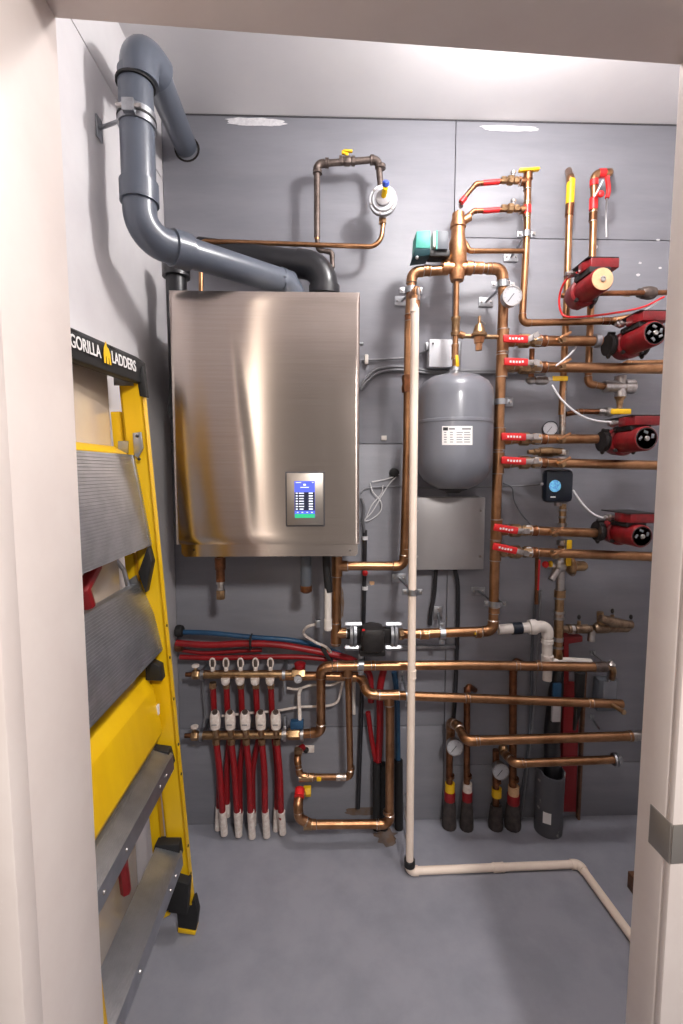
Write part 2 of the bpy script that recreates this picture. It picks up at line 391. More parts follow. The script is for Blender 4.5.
# its clamp
t = thing('pipe_clamp', 'large steel clamp strap holding the thick grey flue pipe to the white wall', 'pipe clamp')
pc = V(pv.x, pv.y, P(135, 121, .53).z)
MB().band(pc, V(0, 0, 1), rv*1.01, rv*1.1, .034, 28).build('ring', 'zinc', t)
MB().band(pc, V(0, 0, 1), rv*1.0, rv*1.13, .006, 28).build('rubber_lining', 'rubber', t)
MB().box(pc+V(.0, -rv*1.2, 0), (.03, .016, .03), bev=.002).build('lug', 'zinc', t)
MB().cyl(pc+V(-.01, -rv*1.22, .0)+V(-.02, 0, 0), pc+V(.03, -rv*1.22, 0), .005).build('bolt', 'nickel', t)
MB().cyl(pc+V(-rv, 0, 0), V(XL+.002, pc.y+.03, pc.z), .005).build('rod', 'zinc', t)
MB().box(V(XL+.003, pc.y+.03, pc.z), (.005, .03, .055), bev=.001).build('wall_plate', 'zinc', t)

# ================================================================== BLACK PIPES
t = thing('black_vent_pipe', 'thick black plastic pipe sloping behind the grey flue and bending down into the boiler', 'vent pipe')
pa, pb, pcn = P(200, 250, .03), P(323, 267, .13), P(326, 305, .13)
rb = W(25, pb)
arc = arc_pts(pa, pb, pcn, rb*1.9, 10)
MB().cyl(pa, arc[0], rb, n=24).build('pipe', 'abs', t)
d0 = (arc[0]-pa).normalized()
MB().tube([arc[0]-d0*.03]+arc+[arc[-1]+V(0, 0, -.05)], rb*1.1, 24).build('elbow', 'abs', t)
MB().band(arc[-1]+V(0, 0, -.02), V(0, 0, 1), rb, rb*1.25, .03).build('collar', 'abs', t)
t = thing('black_intake_pipe', 'black vertical pipe with a hub cap between the left wall and the boiler', 'vent pipe')
q0 = P(176, 268, .2); r0 = W(20, q0)
MB().cyl(q0, V(q0.x, q0.y, P(176, 420, .2).z), r0, n=20).build('pipe', 'abs', t)
MB().lathe(q0+V(0, 0, -.03), V(0, 0, 1), [(0, r0), (0, r0*1.35), (.05, r0*1.35), (.055, r0*1.2), (.06, 0)], 24).build('hub_cap', 'abs', t)
MB().lathe(V(q0.x, q0.y, P(176, 424, .2).z), V(0, 0, 1), [(0, .01), (.03, r0*1.2), (.06, r0*1.2), (.09, r0)], 20).build('reducer', 'abs', t)

# ================================================================== BOILER
t = thing('wall_boiler', 'large brushed stainless steel wall hung boiler with a small lit display', 'boiler')
D = .33
tl, tr, brr, bll = P(170, 289.5, D), P(359.5, 292, D), P(358, 543, D), P(178, 546, D)
x0 = (tl.x+bll.x)/2-.006; x1 = (tr.x+brr.x)/2+.003; z1 = (tl.z+tr.z)/2; z0 = (brr.z+bll.z)/2
bm = MB(); NX, NZ = 150, 50; gv = []
for j in range(NZ+1):
    row = []
    for i in range(NX+1):
        u = i/NX; v = j/NZ
        ef = min(u, 1-u, v*1.3, (1-v)*1.3); edge = 0 if ef > .012 else .006*(1-ef/.012)**2
        uc = .42-.11*v*v-.02*v; fade = math.sin(math.pi*min(1, max(0, v)))**.35
        wv = -(.022*(u if u < .55 else u-(u-.55)**2/.9))*fade - .0007*(1+math.erf((u-uc)/.03))*fade*min(1, (1-u)*6) + .0006*math.sin(2*math.pi*(u*1.25+.16*v)+.6)*math.sin(math.pi*v)
        row.append(bm.bm.verts.new((x0+(x1-x0)*u, -D+edge-wv, z0+(z1-z0)*v)))
    gv.append(row)
for j in range(NZ):
    for i in range(NX): bm.bm.faces.new((gv[j][i], gv[j][i+1], gv[j+1][i+1], gv[j+1][i]))
# returned edges
def strip(vs, off):
    n = [bm.bm.verts.new(v.co+off) for v in vs]
    for a in range(len(vs)-1): bm.bm.faces.new((vs[a], vs[a+1], n[a+1], n[a]))
strip(gv[0], V(0, .03, 0)); strip(gv[-1], V(0, .03, 0)); strip([r[0] for r in gv], V(0, .03, 0)); strip([r[-1] for r in gv], V(0, .03, 0))
front = bm.build('front_panel', 'steel', t, ang=50)
MB().box(((x0+x1)/2, -(D-.02)/2-.004, (z0+z1)/2), (x1-x0-.012, D-.035, z1-z0-.01), bev=.004).build('casing', 'steel_flat', t)
ls = MB(); zb = P(270, 556.5, D-.01).z
ls.prism([V(x0+.013, -D+.012, z0), V(x1-.004, -D+.012, z0), V(x1-.004, -D+.012, zb+.008), V(x1-.012, -D+.012, zb), V(x0+.023, -D+.012, zb), V(x0+.013, -D+.012, zb+.01)], V(0, .25, 0))
lo_ = ls.build('lower_strip', 'steel', t)
for px in (194, 350): MB().lathe(P(px, 550, D-.012)+V(0, .003, 0), V(0, -1, 0), [(0, .007), (.002, .006), (.003, .004)]).build('screw', 'nickel', lo_)
zt = P(305, 473, D).z; zbz = P(305, 525, D).z; xa = P(287, 500, D).x; xb = P(323.5, 500, D).x
bz = MB(); bz.box(((xa+xb)/2, -D-.004, (zt+zbz)/2), (xb-xa, .012, zt-zbz), bev=.002); bzo = plabel(bz.build('display_bezel', 'steel_flat', t), 'taupe display bezel')
g_ = MB(); g_.box(((xa+xb)/2, -D-.001, (zt+zbz)/2), (xb-xa+.008, .008, zt-zbz+.008), bev=.001); g_.build('bezel_gap', 'seam', t)
sx0 = P(294.8, 500, D).x; sx1 = P(315, 500, D).x; sz1 = P(305, 481, D).z; sz0 = P(305, 517.5, D).z; h = sz1-sz0; w = sx1-sx0
ys = -D-.0107
scr = MB().box(((sx0+sx1)/2, ys, (sz0+sz1)/2), (w, .0014, h)).build('screen', 'screen_blue', bzo)
MB().box(((sx0+sx1)/2, ys-.0008, sz0+h*.45), (w*.98, .0006, h*.5)).build('menu_area', 'screen_dark', scr)
MB().box(((sx0+sx1)/2, ys-.0008, sz0+h*.055), (w*.98, .0006, h*.11)).build('green_bar', 'screen_green', scr)
q = MB()
for k in range(7):
    z = sz0+h*(.24+.072*k)
    q.box((sx0+w*.11, ys-.0013, z), (w*.1, .0004, h*.032)); q.box((sx0+w*.34, ys-.0013, z), (w*(.16+.1*random.random()), .0004, h*.026)); q.box((sx0+w*.8, ys-.0013, z), (w*.2, .0004, h*.034))
q.box((sx0+w*.2, ys-.0013, sz1-h*.04), (w*.26, .0004, h*.018)); q.box((sx0+w*.9, ys-.0013, sz1-h*.04), (w*.08, .0004, h*.018)); q.box((sx0+w*.5, ys-.0013, sz1-h*.17), (w*.42, .0004, h*.02)); q.box((sx0+w*.5, ys-.0013, sz1-h*.1), (w*.12, .0004, h*.05))
for k in (.15, .38, .62, .85): q.box((sx0+w*k, ys-.0013, sz0+h*.15), (w*.08, .0004, h*.02))
q.build('screen_text', 'screen_white', scr)
MB().lathe(P(359, 0, 0)*0+V(x1+.003, -.24, P(361, 344, .24).z), V(1, 0, 0), [(0, .006), (.012, .006), (.014, .004)]).build('side_knob', 'zinc', t)
# stubs below
s1 = thing('relief_fitting', 'short dark brass relief fitting hanging under the left of the boiler', 'pipe fitting')
a = P(220, 556, .2); r = W(9, a); z = lambda y, d=.2: P(220, y, d).z
MB().lathe(V(a.x, a.y, z(556)+.03), V(0, 0, -1), [(0, r*.8), (.035, r*.8), (.035, r*1.2), (.075, r*1.2), (.08, r), (.12, r)], 18).build('valve_body', 'copper_dark', s1)
MB().lathe(V(a.x, a.y, z(581)), V(0, 0, -1), [(0, r*.9), (.01, r*1.0), (.012, r*.7), (.03, r*.8), (.032, r)], 18).build('union', 'nickel', s1)
MB().hexa(V(a.x, a.y, z(590)), V(0, 0, -1), z(590)-z(599), r*1.0).build('cap', 'brass', s1)
s1 = thing('condensate_trap', 'grey condensate trap tube with a dark cap under the boiler', 'trap')
a = P(306, 556, .2); r = W(11, a)
MB().cyl(V(a.x, a.y, z(556)+.03), V(a.x, a.y, z(588)), r).build('tube', 'slate', s1)
MB().lathe(V(a.x, a.y, z(586)), V(0, 0, -1), [(0, r*1.1), (.02, r*1.1), (.026, r*.7)]).build('cap', 'copper_dark', s1)
s1 = thing('condensate_drain', 'black hose into a white plastic drain pipe beside the copper riser below the boiler', 'drain pipe')
MB().tube(smooth(pts3([(326, 552, .2), (327, 572, .2), (329, 592, .2)])), W(8, P(327, 570, .2)), 14).build('hose', 'rubber', s1)
pipe(s1, [(328, 588, .2), (328, 630, .2)], 7, 'white_pl', soldered=False)
coupling(s1, (328, 624, .2), 'z', .035, .0125, 'white_pl', rings=False)
MB().box(P(318, 623, .2), (.018, .02, .026), bev=.002).build('bracket', 'zinc', s1)

# ================================================================== GAS LINE
t = thing('gas_pipe', 'looped gas line of brown iron and copper pipe on the wall above the boiler', 'gas pipe')
dg = .085
pipe(t, [(317, 238, dg), (317, 164, dg), (378, 159.5, dg), (381, 190, dg)], 6.2, 'iron', soldered=False, bend=1.9, fit=1.25)
pipe(t, [(317, 240, dg+.001), (317, 172, dg+.001)], 5, 'copper')
for px, py, ax in ((327, 163, 'x'), (372, 160, 'x'), (317.5, 172, 'z'), (381, 167, 'z')): coupling(t, (px, py, dg), ax, .012, W(8, P(px, py, dg)), 'iron', rings=False)
pipe(t, [(317, 236, dg), (318, 250, dg), (332, 252, dg), (332.5, 268, dg)], 4.6, 'iron', soldered=False)
vb = MB(); c = P(347, 161, dg); r = W(7, c); vb.lathe(c-V(.028, 0, 0), V(1, 0, 0), [(0, r), (0, r*1.3), (.01, r*1.3), (.014, r*1.05), (.02, r*1.35), (.036, r*1.35), (.042, r*1.05), (.046, r*1.3), (.056, r*1.3), (.056, r)], 8)
vo = vb.build('ball_valve', 'iron', t)
hb = MB(); hb.box(c+V(.003, -.004, .030), (.032, .012, .007), bev=.002); hb.box(c+V(-.012, -.002, .026), (.014, .011, .012), bev=.002); hb.box(c+V(.0, 0, .022), (.01, .01, .012), bev=.001)
hb.build('handle', 'yellow_handle', vo)
t = thing('gas_pipe', 'bare copper gas tube running along the wall from the black pipe to the regulator', 'gas pipe')
MB().tube(arc_pts(P(200, 243, .05), P(381, 249, .10), P(383, 222, .12), .05, 10)[:0]+[P(201, 292, .09)]+arc_pts(P(201, 292, .09), P(201, 241, .09), P(260, 242.5, .085), .02, 6)+arc_pts(P(208, 241.5, .09), P(380.5, 247, .1), P(383.5, 220, .1), .055, 10)+[P(383, 224, .1)], W(4.6, P(300, 246, .08)), 14).build('pipe', 'copper', t)
c = P(382.5, 224, .1)
MB().hexa(c, V(0, 0, 1), .022, W(8, c)).build('flare_nut', 'brass', t)
t = thing('gas_regulator', 'round pale grey gas regulator with blue and yellow caps', 'gas regulator')
c = P(383, 201, .125); r = W(28, c); ax = V(-.08, -1, -.08).normalized()
MB().lathe(c-ax*.035, ax, [(0, r*.35), (.006, r*.6), (.02, r*.86), (.028, r*.98), (.028, r), (.04, r), (.042, r*.93), (.05, r*.8), (.052, r*.55), (.062, r*.5), (.064, r*.3)], 36).build('housing', 'panel', t)
bo = MB().lathe(c+ax*.005, ax, [(0, r*.99), (.006, r*.97), (.007, r*.78), (.013, r*.75), (.014, r*.4), (.02, r*.38)], 36).build('front_cover', 'whitebox', t)
a_, b_, _ = basis(ax)
for k in range(6):
    u = a_*math.cos(k*1.047+.3)+b_*math.sin(k*1.047+.3); MB().hexa(c+ax*.008+u*r*.88, ax, .006, .0045).build('screw', 'nickel', bo)
MB().cyl(c+ax*.02, c+ax*.02+V(.004, -.03, .016), .009).build('vent_stub', 'yellow_handle', t)
MB().ball(c+ax*.012+V(-.022, 0, -.004), .006, 6).build('tag', 'yellow_handle', t)
MB().lathe(c+V(.003, -.045, .022), V(0, -.7, .7), [(0, .009), (.002, .0115), (.014, .0115), (.017, .008)], 16).build('blue_cap', 'blue_knob', t)
MB().hexa(P(381, 189, dg)+V(.002, -.005, 0), V(0, 0, -1), .02, .013).build('inlet', 'panel', t)
MB().hexa(P(383, 213, .105), V(0, 0, -1), .02, .012).build('outlet', 'panel', t)

# ================================================================== CENTRAL SEPARATOR AND HEADERS
dm = .15
t = thing('air_separator', 'tall cast bronze air separator joining the copper headers above the grey tank', 'air separator')
c = P(457, 281, dm); k = (c-CAM).dot(fw)/F
def L(y): return (281-y)*k
r = 1.13*k
MB().lathe(c, V(0, 0, 1), [(0, 3.8*r), (0, 5.6*r), (L(277), 6.6*r), (L(271), 6.8*r), (L(270), 6*r), (L(266), 6.2*r), (L(262), 8*r), (L(245), 7.6*r), (L(240), 6.2*r), (L(231), 5.8*r), (L(230), 6.9*r), (L(226), 6.6*r), (L(222), 5.6*r), (L(217), 5.3*r), (L(215), 3*r)], 28).build('body', 'bronze', t)
MB().cyl(P(462, 222, dm), P(470, 217, dm), 3.3*r).build('side_branch', 'bronze', t)
for s, px in ((-1, 448), (1, 466)):
    MB().lathe(P(457, 268, dm), V(s, 0, 0), [(0, 5*r), (8*r, 5*r), (8*r, 6*r), (13*r, 6*r), (14*r, 5*r)], 20).build('port', 'bronze', t)
# header left: from separator to (410) down to (407,563) and left to boiler riser
t = thing('copper_header_pipe', 'copper pipe from the separator down behind the cream pipe to the boiler riser', 'copper pipe')
rh = pipe(t, [(446, 270, dm), (412, 272, dm), (409, 330, dm), (407.5, 450, dm), (404, 566, dm), (336, 566, dm)], 9.2)
coupling(t, (427, 270.5, dm), 'x', .02, rh); coupling(t, (406, 553, dm), 'z', .03, rh); coupling(t, (410, 318, dm), 'z', .02, rh, 'copper_dark')
MB().lathe(P(408, 384, dm), V(0, 0, 1), [(-.03, rh), (-.03, rh*1.3), (-.012, rh*1.4), (.0, rh*1.2), (.02, rh*1.4), (.03, rh*1.2), (.03, rh)], 8).build('union', 'copper_dark', t)
t = thing('copper_riser', 'short copper riser from the boiler base down to the black pump', 'copper pipe')
r = pipe(t, [(337, 553, dm), (336.5, 600, dm), (336, 645, dm)], 9.5)
tee(t, (337, 566, dm), 'z', 'x', r); tee(t, (336, 633, dm), 'z', 'x', r)
t = thing('copper_header_pipe', 'thick copper header pipe the red handled valves branch from', 'copper pipe')
rH = pipe(t, [(471, 268, dm), (502, 269, dm), (503.5, 300, dm), (502, 341, dm), (498.5, 439, dm), (495.5, 530, dm), (493, 631, dm), (403, 634, dm)], 9.8, bend=1.6)
coupling(t, (478, 268, dm), 'x', .03, rH, 'bronze'); coupling(t, (489, 268.5, dm), 'x', .012, rH)
for px, py in ((503, 341), (502, 366), (499.5, 439), (498.5, 463), (496.5, 530), (495.5, 550)): tee(t, (px, py, dm), 'z', 'x', rH)
coupling(t, (494, 610, dm), 'z', .02, rH); coupling(t, (478, 632.5, dm), 'x', .02, rH); coupling(t, (424, 634, dm), 'x', .03, rH)
MB().box(P(475, 632, dm)+V(0, -rH, 0), (.014, .002, .008)).build('yellow_tag', 'yellow_handle', t)
# separator down pipe to tank
t = thing('copper_drop_pipe', 'slim copper pipe dropping from the separator into the top of the grey tank', 'copper pipe')
r = pipe(t, [(456.5, 282, dm), (455, 372, dm)], 5.6)
MB().lathe(P(455.5, 336, dm), V(0, 0, 1), [(0, r), (0, r*1.6), (.012, r*1.7), (.014, r*1.35), (.05, r*1.35), (.054, r*1.6), (.064, r*1.6), (.064, r)], 16).build('tee_fitting', 'brass', t)
coupling(t, (455, 352, dm), 'z', .05, r*1.1)
MB().box(P(456, 362, dm)+V(0, -r*1.5, 0), (.012, .005, .04), ex=V(1, 0, .1), bev=.002).build('yellow_tag', 'yellow_handle', t)
# air branches
for (pts, lab, yy) in (([(461, 202, dm), (476, 184, dm), (521, 179, dm)], 'upper slim copper branch with an angled bend and a red stripe above the separator', 183),
                       ([(465, 218, dm), (474, 211, dm), (521, 209, dm)], 'lower slim copper branch with a red stripe meeting the top of the separator', 211)):
    t = thing('copper_branch_pipe', lab, 'copper pipe')
    r = pipe(t, pts, 4.6, 'copper_dark')
    a = P(483, yy, dm); b = P(499, yy-1.2, dm)
    MB().cyl(a, b, r*1.12).build('red_band', 'red_handle', t)
    if yy == 183: MB().tube([P(461, 202.5, dm), P(465, 197.5, dm)], r*1.25, 12).build('red_band', 'red_handle', t); MB().cyl(P(461, 201, dm), P(461, 206, .06), r*1.0).build('wall_leg', 'copper_dark', t)
    p = P(510, yy-2.6, dm)
    vo = MB().lathe(p-V(.03, 0, 0), V(1, 0, 0), [(0, r), (0, r*1.5), (.012, r*1.6), (.018, r*1.3), (.024, r*2), (.038, r*2), (.044, r*1.3), (.048, r*1.6), (.06, r*1.5), (.06, r)], 8).build('check_valve', 'brass', t)
    MB().lathe(p+V(.008, -.004, .008), V(0, -.3, 1), [(0, .006), (.01, .006), (.01, .009), (.018, .009)], 10).build('cap', 'nickel', vo)
# 526 line
t = thing('copper_fill_pipe', 'slim copper pipe with a yellow lever on top, turning right lower down', 'copper pipe')
d5 = .125
r = pipe(t, [(528, 172, d5), (527, 230, d5), (522, 323, d5), (612, 321, d5), (632, 317, d5+.03)], 6.6)
tee(t, (527.5, 182, d5), 'z', V(-1, 0, 0), r, 'copper_dark'); tee(t, (527, 210, d5), 'z', V(-1, 0, 0), r, 'copper')
MB().cyl(P(528, 180, d5), P(528, 172, d5), r*1.3).build('valve_body', 'copper_dark', t)
h = MB(); h.box(P(529, 170, d5+.01), (.072, .018, .01), ex=V(1, 0, .08), bev=.004); plabel(h.build('handle', 'yellow_handle', t), 'yellow lever handle')
MB().cyl(P(527, 206, d5)+V(0, -.001, 0), P(527, 214, d5)+V(0, -.001, 0), r*1.16).build('red_band', 'red_handle', t)
coupling(t, (606, 321, d5), 'x', .03, r, 'copper_dark')
pipe(t, [(465, 242, dm), (469, 251, dm), (524, 251, d5)], 4.8)
# green control
t = thing('flow_switch', 'green and slate boxed switch bolted to the left of the bronze separator', 'flow switch')
o = MB(); o.prism([P(416.5, 231, .2), P(430.5, 230, .2), P(430.5, 248, .2), P(415.5, 248, .2)], V(0, .07, 0), bev=.003); plabel(o.build('cover', 'teal', t), 'teal green cover')
o = MB(); o.prism([P(415.5, 248.3, .2), P(430.5, 248.3, .2), P(430, 255, .19), P(413, 257, .19)], V(0, .07, 0), bev=.002); o.build('base', 'teal_dark', t)
o = MB(); o.box(P(434, 242, .18), (.014, .04, .05), bev=.002); o.build('bracket', 'white_pl', t)
o = MB(); o.prism([P(437, 231, .2), P(449, 231, .2), P(448, 249, .2), P(436.5, 249, .2)], V(0, .06, 0), bev=.002); o.build('junction_cover', 'slate', t)
o = MB(); o.prism([P(430, 249.5, .19), P(450, 249.5, .19), P(450, 256, .19), P(430, 256, .19)], V(0, .05, 0), bev=.002); o.build('mounting_bar', 'black_cast', t)
MB().cyl(P(444, 254, .165), P(450, 262, .15), .012).build('stem', 'brass', t)
MB().ball(P(417, 257.5, .195), .006, 6).build('screw', 'nickel', t)
MB().box(P(436.8, 240, .202), (.004, .006, .06)).build('trim_strip', 'teal', t)

def gauge(label, px, py, d, wpx, stem=None, rim='nickel', ax=V(0, -1, 0), back=.03, group=None):
    t = thing('pressure_gauge', label, 'gauge', group)
    c = P(px, py, d); r = W(wpx, c); ax = Vector(ax).normalized()
    MB().lathe(c-ax*back, ax, [(0, r*.5), (0, r*.93), (back*.8, r*.97), (back, r), (back, r*.9), (back-.003, r*.88)], 28).build('case', rim, t)
    dl = MB().lathe(c-ax*.004, ax, [(0, r*.9), (.002, r*.9)], 28).build('dial', 'dial', t)
    a, b, _ = basis(ax)
    q = MB(); u = (a*.6+b*.8).normalized(); q.box(c-ax*.0012+u*r*.2, (r*1.0, r*.06, .0008), ex=u, ey=u.cross(ax)); q.build('needle', 'print_b', dl)
    q = MB()
    for k in range(9):
        th_ = k*math.pi*1.5/8+2.4; u = a*math.cos(th_)+b*math.sin(th_); q.box(c-ax*.0014+u*r*.76, (r*.12, r*.035, .0006), ex=u, ey=u.cross(ax))
    q.build('graduations', 'print_g', dl)
    if stem is not None:
        s = P(*stem); MB().tube([c-ax*back*.6, s], .006, 10).build('stem', 'brass', t)
    return t
gauge('round silver gauge on the clamp at the top of the thick copper header', 512.5, 295.5, .22, 20, (504, 290, .165))
# relief valve between drop pipe and header
t = thing('fill_valve', 'small bell shaped brass pressure valve between the drop pipe and the thick header', 'valve')
r = pipe(t, [(458, 336, dm), (499, 337, dm)], 4.4, 'brass', soldered=False)
c = P(479, 336, dm+.02)
MB().lathe(c+V(0, 0, -.005), V(0, 0, 1), [(0, .02), (.004, .026), (.012, .027), (.016, .022), (.03, .018), (.044, .012), (.046, .006), (.07, .005), (.072, .003)], 20).build('bonnet', 'brass', t)
MB().lathe(c+V(0, 0, -.004), V(0, 0, -1), [(0, .02), (.02, .016), (.022, .012), (.045, .011)], 6).build('body', 'bronze', t)
MB().cyl(P(459, 334, dm), P(464, 336, dm), .012).build('cap', 'copper', t)
MB().tube([c+V(0, 0, .055), c+V(.022, 0, .04)], .003, 8).build('lever', 'nickel', t)

# ================================================================== TANK
t = thing('expansion_tank', 'grey steel expansion tank hanging between the copper pipes with a white sticker', 'expansion tank')
c = P(454.5, 420, dm); kx = (c-CAM).dot(fw)/F; R = 37.2*kx
def zt_(y): return P(457, y, dm).z
prof = [(489, .02), (488.5, .4), (485, .62), (480, .8), (472, .94), (463, .995), (455, 1.0), (424.5, 1.0), (424, 1.012), (421.5, 1.012), (421, 1.0), (398, 1.0), (390, .97), (383, .86), (378, .66), (375.5, .4), (374.5, .16), (374.3, .01)]
prof = [(zt_(y)-zt_(489), R*f) for y, f in prof]
MB().lathe(V(c.x, c.y, zt_(489)), V(0, 0, 1), prof, 56).build('shell', 'tank', t)
MB().lathe(V(c.x, c.y, zt_(375.5)), V(0, 0, 1), [(-.004, .038), (.002, .036), (.01, .024), (.016, .018), (.03, .016)], 24).build('neck', 'zinc', t)
MB().lathe(V(c.x, c.y, zt_(489)+.012), V(0, 0, -1), [(0, .05), (.014, .05), (.02, .03), (.026, .024)], 20).build('bottom_cap', 'rubber', t)
# sticker following the shell
def on_tank(px, py, e=.0006):
    r_ = ray(px, py); o_ = CAM; a = r_.x**2+r_.y**2; bb = 2*((o_.x-c.x)*r_.x+(o_.y-c.y)*r_.y); cc = (o_.x-c.x)**2+(o_.y-c.y)**2-(R+e)**2
    tt = (-bb-math.sqrt(bb*bb-4*a*cc))/(2*a); return o_+r_*tt
def tank_patch(xa, xb, ya, yb, e):
    q = MB(); n = 8; gr = [[q.bm.verts.new(on_tank(xa+(xb-xa)*i/n, y, e)) for i in range(n+1)] for y in (ya, yb)]
    for i in range(n): q.bm.faces.new((gr[0][i], gr[0][i+1], gr[1][i+1], gr[1][i]))
    return q
lb = tank_patch(442, 472.5, 426, 445, .0006).build('sticker', 'print_w', t)
tank_patch(443, 448, 427.3, 430.5, .0012).build('sticker_logo', 'print_b', lb)
for k, (a_, b_) in enumerate(((449, 455), (462, 471))): tank_patch(a_, b_, 428, 429.6, .0012).build('sticker_print', 'print_g', lb)
for y in (432, 434.4, 436.8, 439.2, 441.6):
    for a_, b_ in ((444, 447), (450, 454), (456.5, 463), (464, 471)):
        tank_patch(a_, b_-random.random()*1.4, y, y+.8, .0012).build('sticker_print', 'print_g', lb)

# ================================================================== BOXES
t = thing('switch_box', 'small white electrical box on the wall above the grey tank', 'electrical box')
def cornerbox(name, m, t, x0, y0, x1, y1, d, dep, bev=.003):
    a, b = P(x0, y0, d), P(x1, y1, d)
    return MB().box(((a.x+b.x)/2, -d+dep/2, (a.z+b.z)/2), (abs(b.x-a.x), dep, abs(a.z-b.z)), bev=bev).build(name, m, t)
cb = cornerbox('cover', 'whitebox', t, 429.5, 339, 452, 367, .05, .05)
cornerbox('bracket', 'zinc', t, 452, 341, 461, 366, .03, .03)
cornerbox('knockout', 'zinc', t, 425.5, 342, 429.5, 350, .04, .02)
MB().cyl(P(433, 343.5, .0505), P(433, 343.5, .056), .004).build('screw', 'print_g', cb)
t = thing('access_panel_box', 'square plain grey steel box cover below the expansion tank', 'electrical box')
cb = cornerbox('cover', 'panel', t, 414, 497.5, 483.5, 569.5, .075, .07, bev=.002)
for px, py in ((417, 511), (481, 511), (417, 556.5), (480.5, 556.5)): MB().lathe(P(px, py, .0755), V(0, -1, 0), [(0, .005), (.003, .004)]).build('screw', 'nickel', cb)

# ================================================================== CREAM PIPE
t = thing('cream_drain_pipe', 'long cream plastic pipe dropping to the floor and turning right across it', 'drain pipe')
dc = .215; rc = W(7.4, P(413, 600, dc))
a = P(415.5, 308, dc); kfl = PZ(409.5, 871, rc+.002)
p1 = V(kfl.x, kfl.y, rc+.002); p2 = PZ(579, 864, rc+.002); p3 = PZ(640, 948, rc+.002)
a = P(415, 308, -p1.y); dc = -p1.y
pipe(t, [a, V(p1.x, p1.y, p1.z), p2, p3], 7.4, 'cream', soldered=False, bend=1.5, fit=1.22)
coupling(t, P(414.5, 306, dc), 'z', .04, rc, 'cream', rings=False); coupling(t, P(412, 674, dc), 'z', .03, rc, 'cream', rings=False)
coupling(t, p1+(p2-p1)*.52, p2-p1, .04, rc*1.05, 'cream', rings=False)
MB().band(V(p1.x, p1.y, rc*3.6), V(0, 0, 1), rc, rc*1.5, .022).build('hose_band', 'rubber', t)
t = thing('relief_valve', 'small bronze relief valve feeding the top of the cream plastic pipe', 'valve')
MB().lathe(P(415.5, 303, dc), V(0, 0, 1), [(-.02, rc*.9), (-.005, rc*1.1), (.02, rc*1.2), (.024, .008), (.05, .007)], 12).build('body', 'bronze', t)
MB().tube([P(411, 296, .19), P(416, 290, dc), P(420, 290, dc)], [.012, .012, .009], 12).build('inlet', 'bronze', t)
MB().tube([P(418, 288, dc+.01), P(418.5, 300, dc+.012)], .005, 8).build('lever', 'nickel', t)

# clamps
clamp('clamp ring on the copper pipe beside the top of the cream pipe', 411, 290.5, dm, rh, plate=(402, 301))
clamp('clamp ring on the thick copper header just under its silver gauge', 503, 285, dm, rH, plate=(486, 302))
clamp('clamp ring on the thick copper header beside the grey tank', 500.5, 402, dm, rH, plate=(506, 402))
clamp('clamp ring low on the thick copper header right of the steel box', 495, 603.5, dm, rH, plate=(478, 591))
clamp('clamp ring on the cream pipe level with the bottom of the steel box', 412.5, 592, dc, rc, plate=(399, 578))
clamp('clamp ring on the slim copper fall pipe near the top right', 526.3, 234.5, d5, W(6.6, P(526, 234, d5)), plate=(511, 257))
clamp('upright clamp ring on the horizontal pipe right of the cream pipe', 442, 633.5, dm, rH, ax='x', plate=(438, 613))

# ================================================================== ZONE VALVE ROWS AND PUMPS
def ball_valve(root, px, py, d, r, hx0, hx1, hy0, hy1, body='nickel', hm='red_handle', marks=True, flip=1):
    c = P(px, py, d)
    vo = MB().lathe(c-V(.075, 0, 0), V(1, 0, 0), [(0, r), (0, r*1.15), (.02, r*1.2), (.024, r*1.0), (.034, r*1.05), (.042, r*1.5), (.072, r*1.5), (.08, r*1.1), (.086, r*1.12), (.09, r*1.3), (.112, r*1.3), (.114, r)], 8).build('ball_valve', 'brass', root)
    MB().hexa(P(px+5, py, d)+V(0, 0, 0), V(1, 0, 0), .022, r*1.35).build('union_nut', body, vo)
    MB().cyl(c+V(0, -.01, 0), c+V(0, -.05, .004), .008).build('stem', 'nickel', vo)
    MB().hexa(c+V(0, -.046, .004), V(0, -1, 0), .01, .011).build('stem_nut', 'nickel', vo)
    a, b = P(hx0, hy0, d+.062), P(hx1, hy1, d+.052); m_ = (a+b)/2; ex = (b-a)
    ho = MB().box(m_, (ex.length, .011, .026), ex=ex, ey=V(0, 1, 0), bev=.005).build('handle', hm, vo)
    MB().box(b+(c+V(0, -.05, .004)-b)*.5, ((c-b).length, .004, .018), ex=(c+V(0, -.05, .004)-b), bev=.001).build('handle_plate', 'nickel', vo)
    if marks:
        q = MB(); exn = ex.normalized()
        for k in range(5): q.box(m_+exn*(k-2)*.011+V(0, -.0058, random.uniform(-.001, .001)), (.007, .0006, .007), ex=exn+V(0, 0, random.uniform(-.3, .3)))
        plabel(q.build('handle_print', 'print_w', ho), 'faint white print')
    return vo
def drain(root, px, py, d, r):
    c = P(px, py, d)
    q = MB(); q.lathe(c+V(0, -r*.6, 0), V(0, -1, -.2), [(0, .011), (.02, .011), (.022, .014), (.03, .014), (.032, .008), (.042, .008)], 10)
    do = q.build('drain_cock', 'brass', root)
    MB().box(c+V(.004, -r-.034, .006), (.045, .005, .009), ex=V(1, 0, .55), bev=.002).build('lever', 'bronze', do)
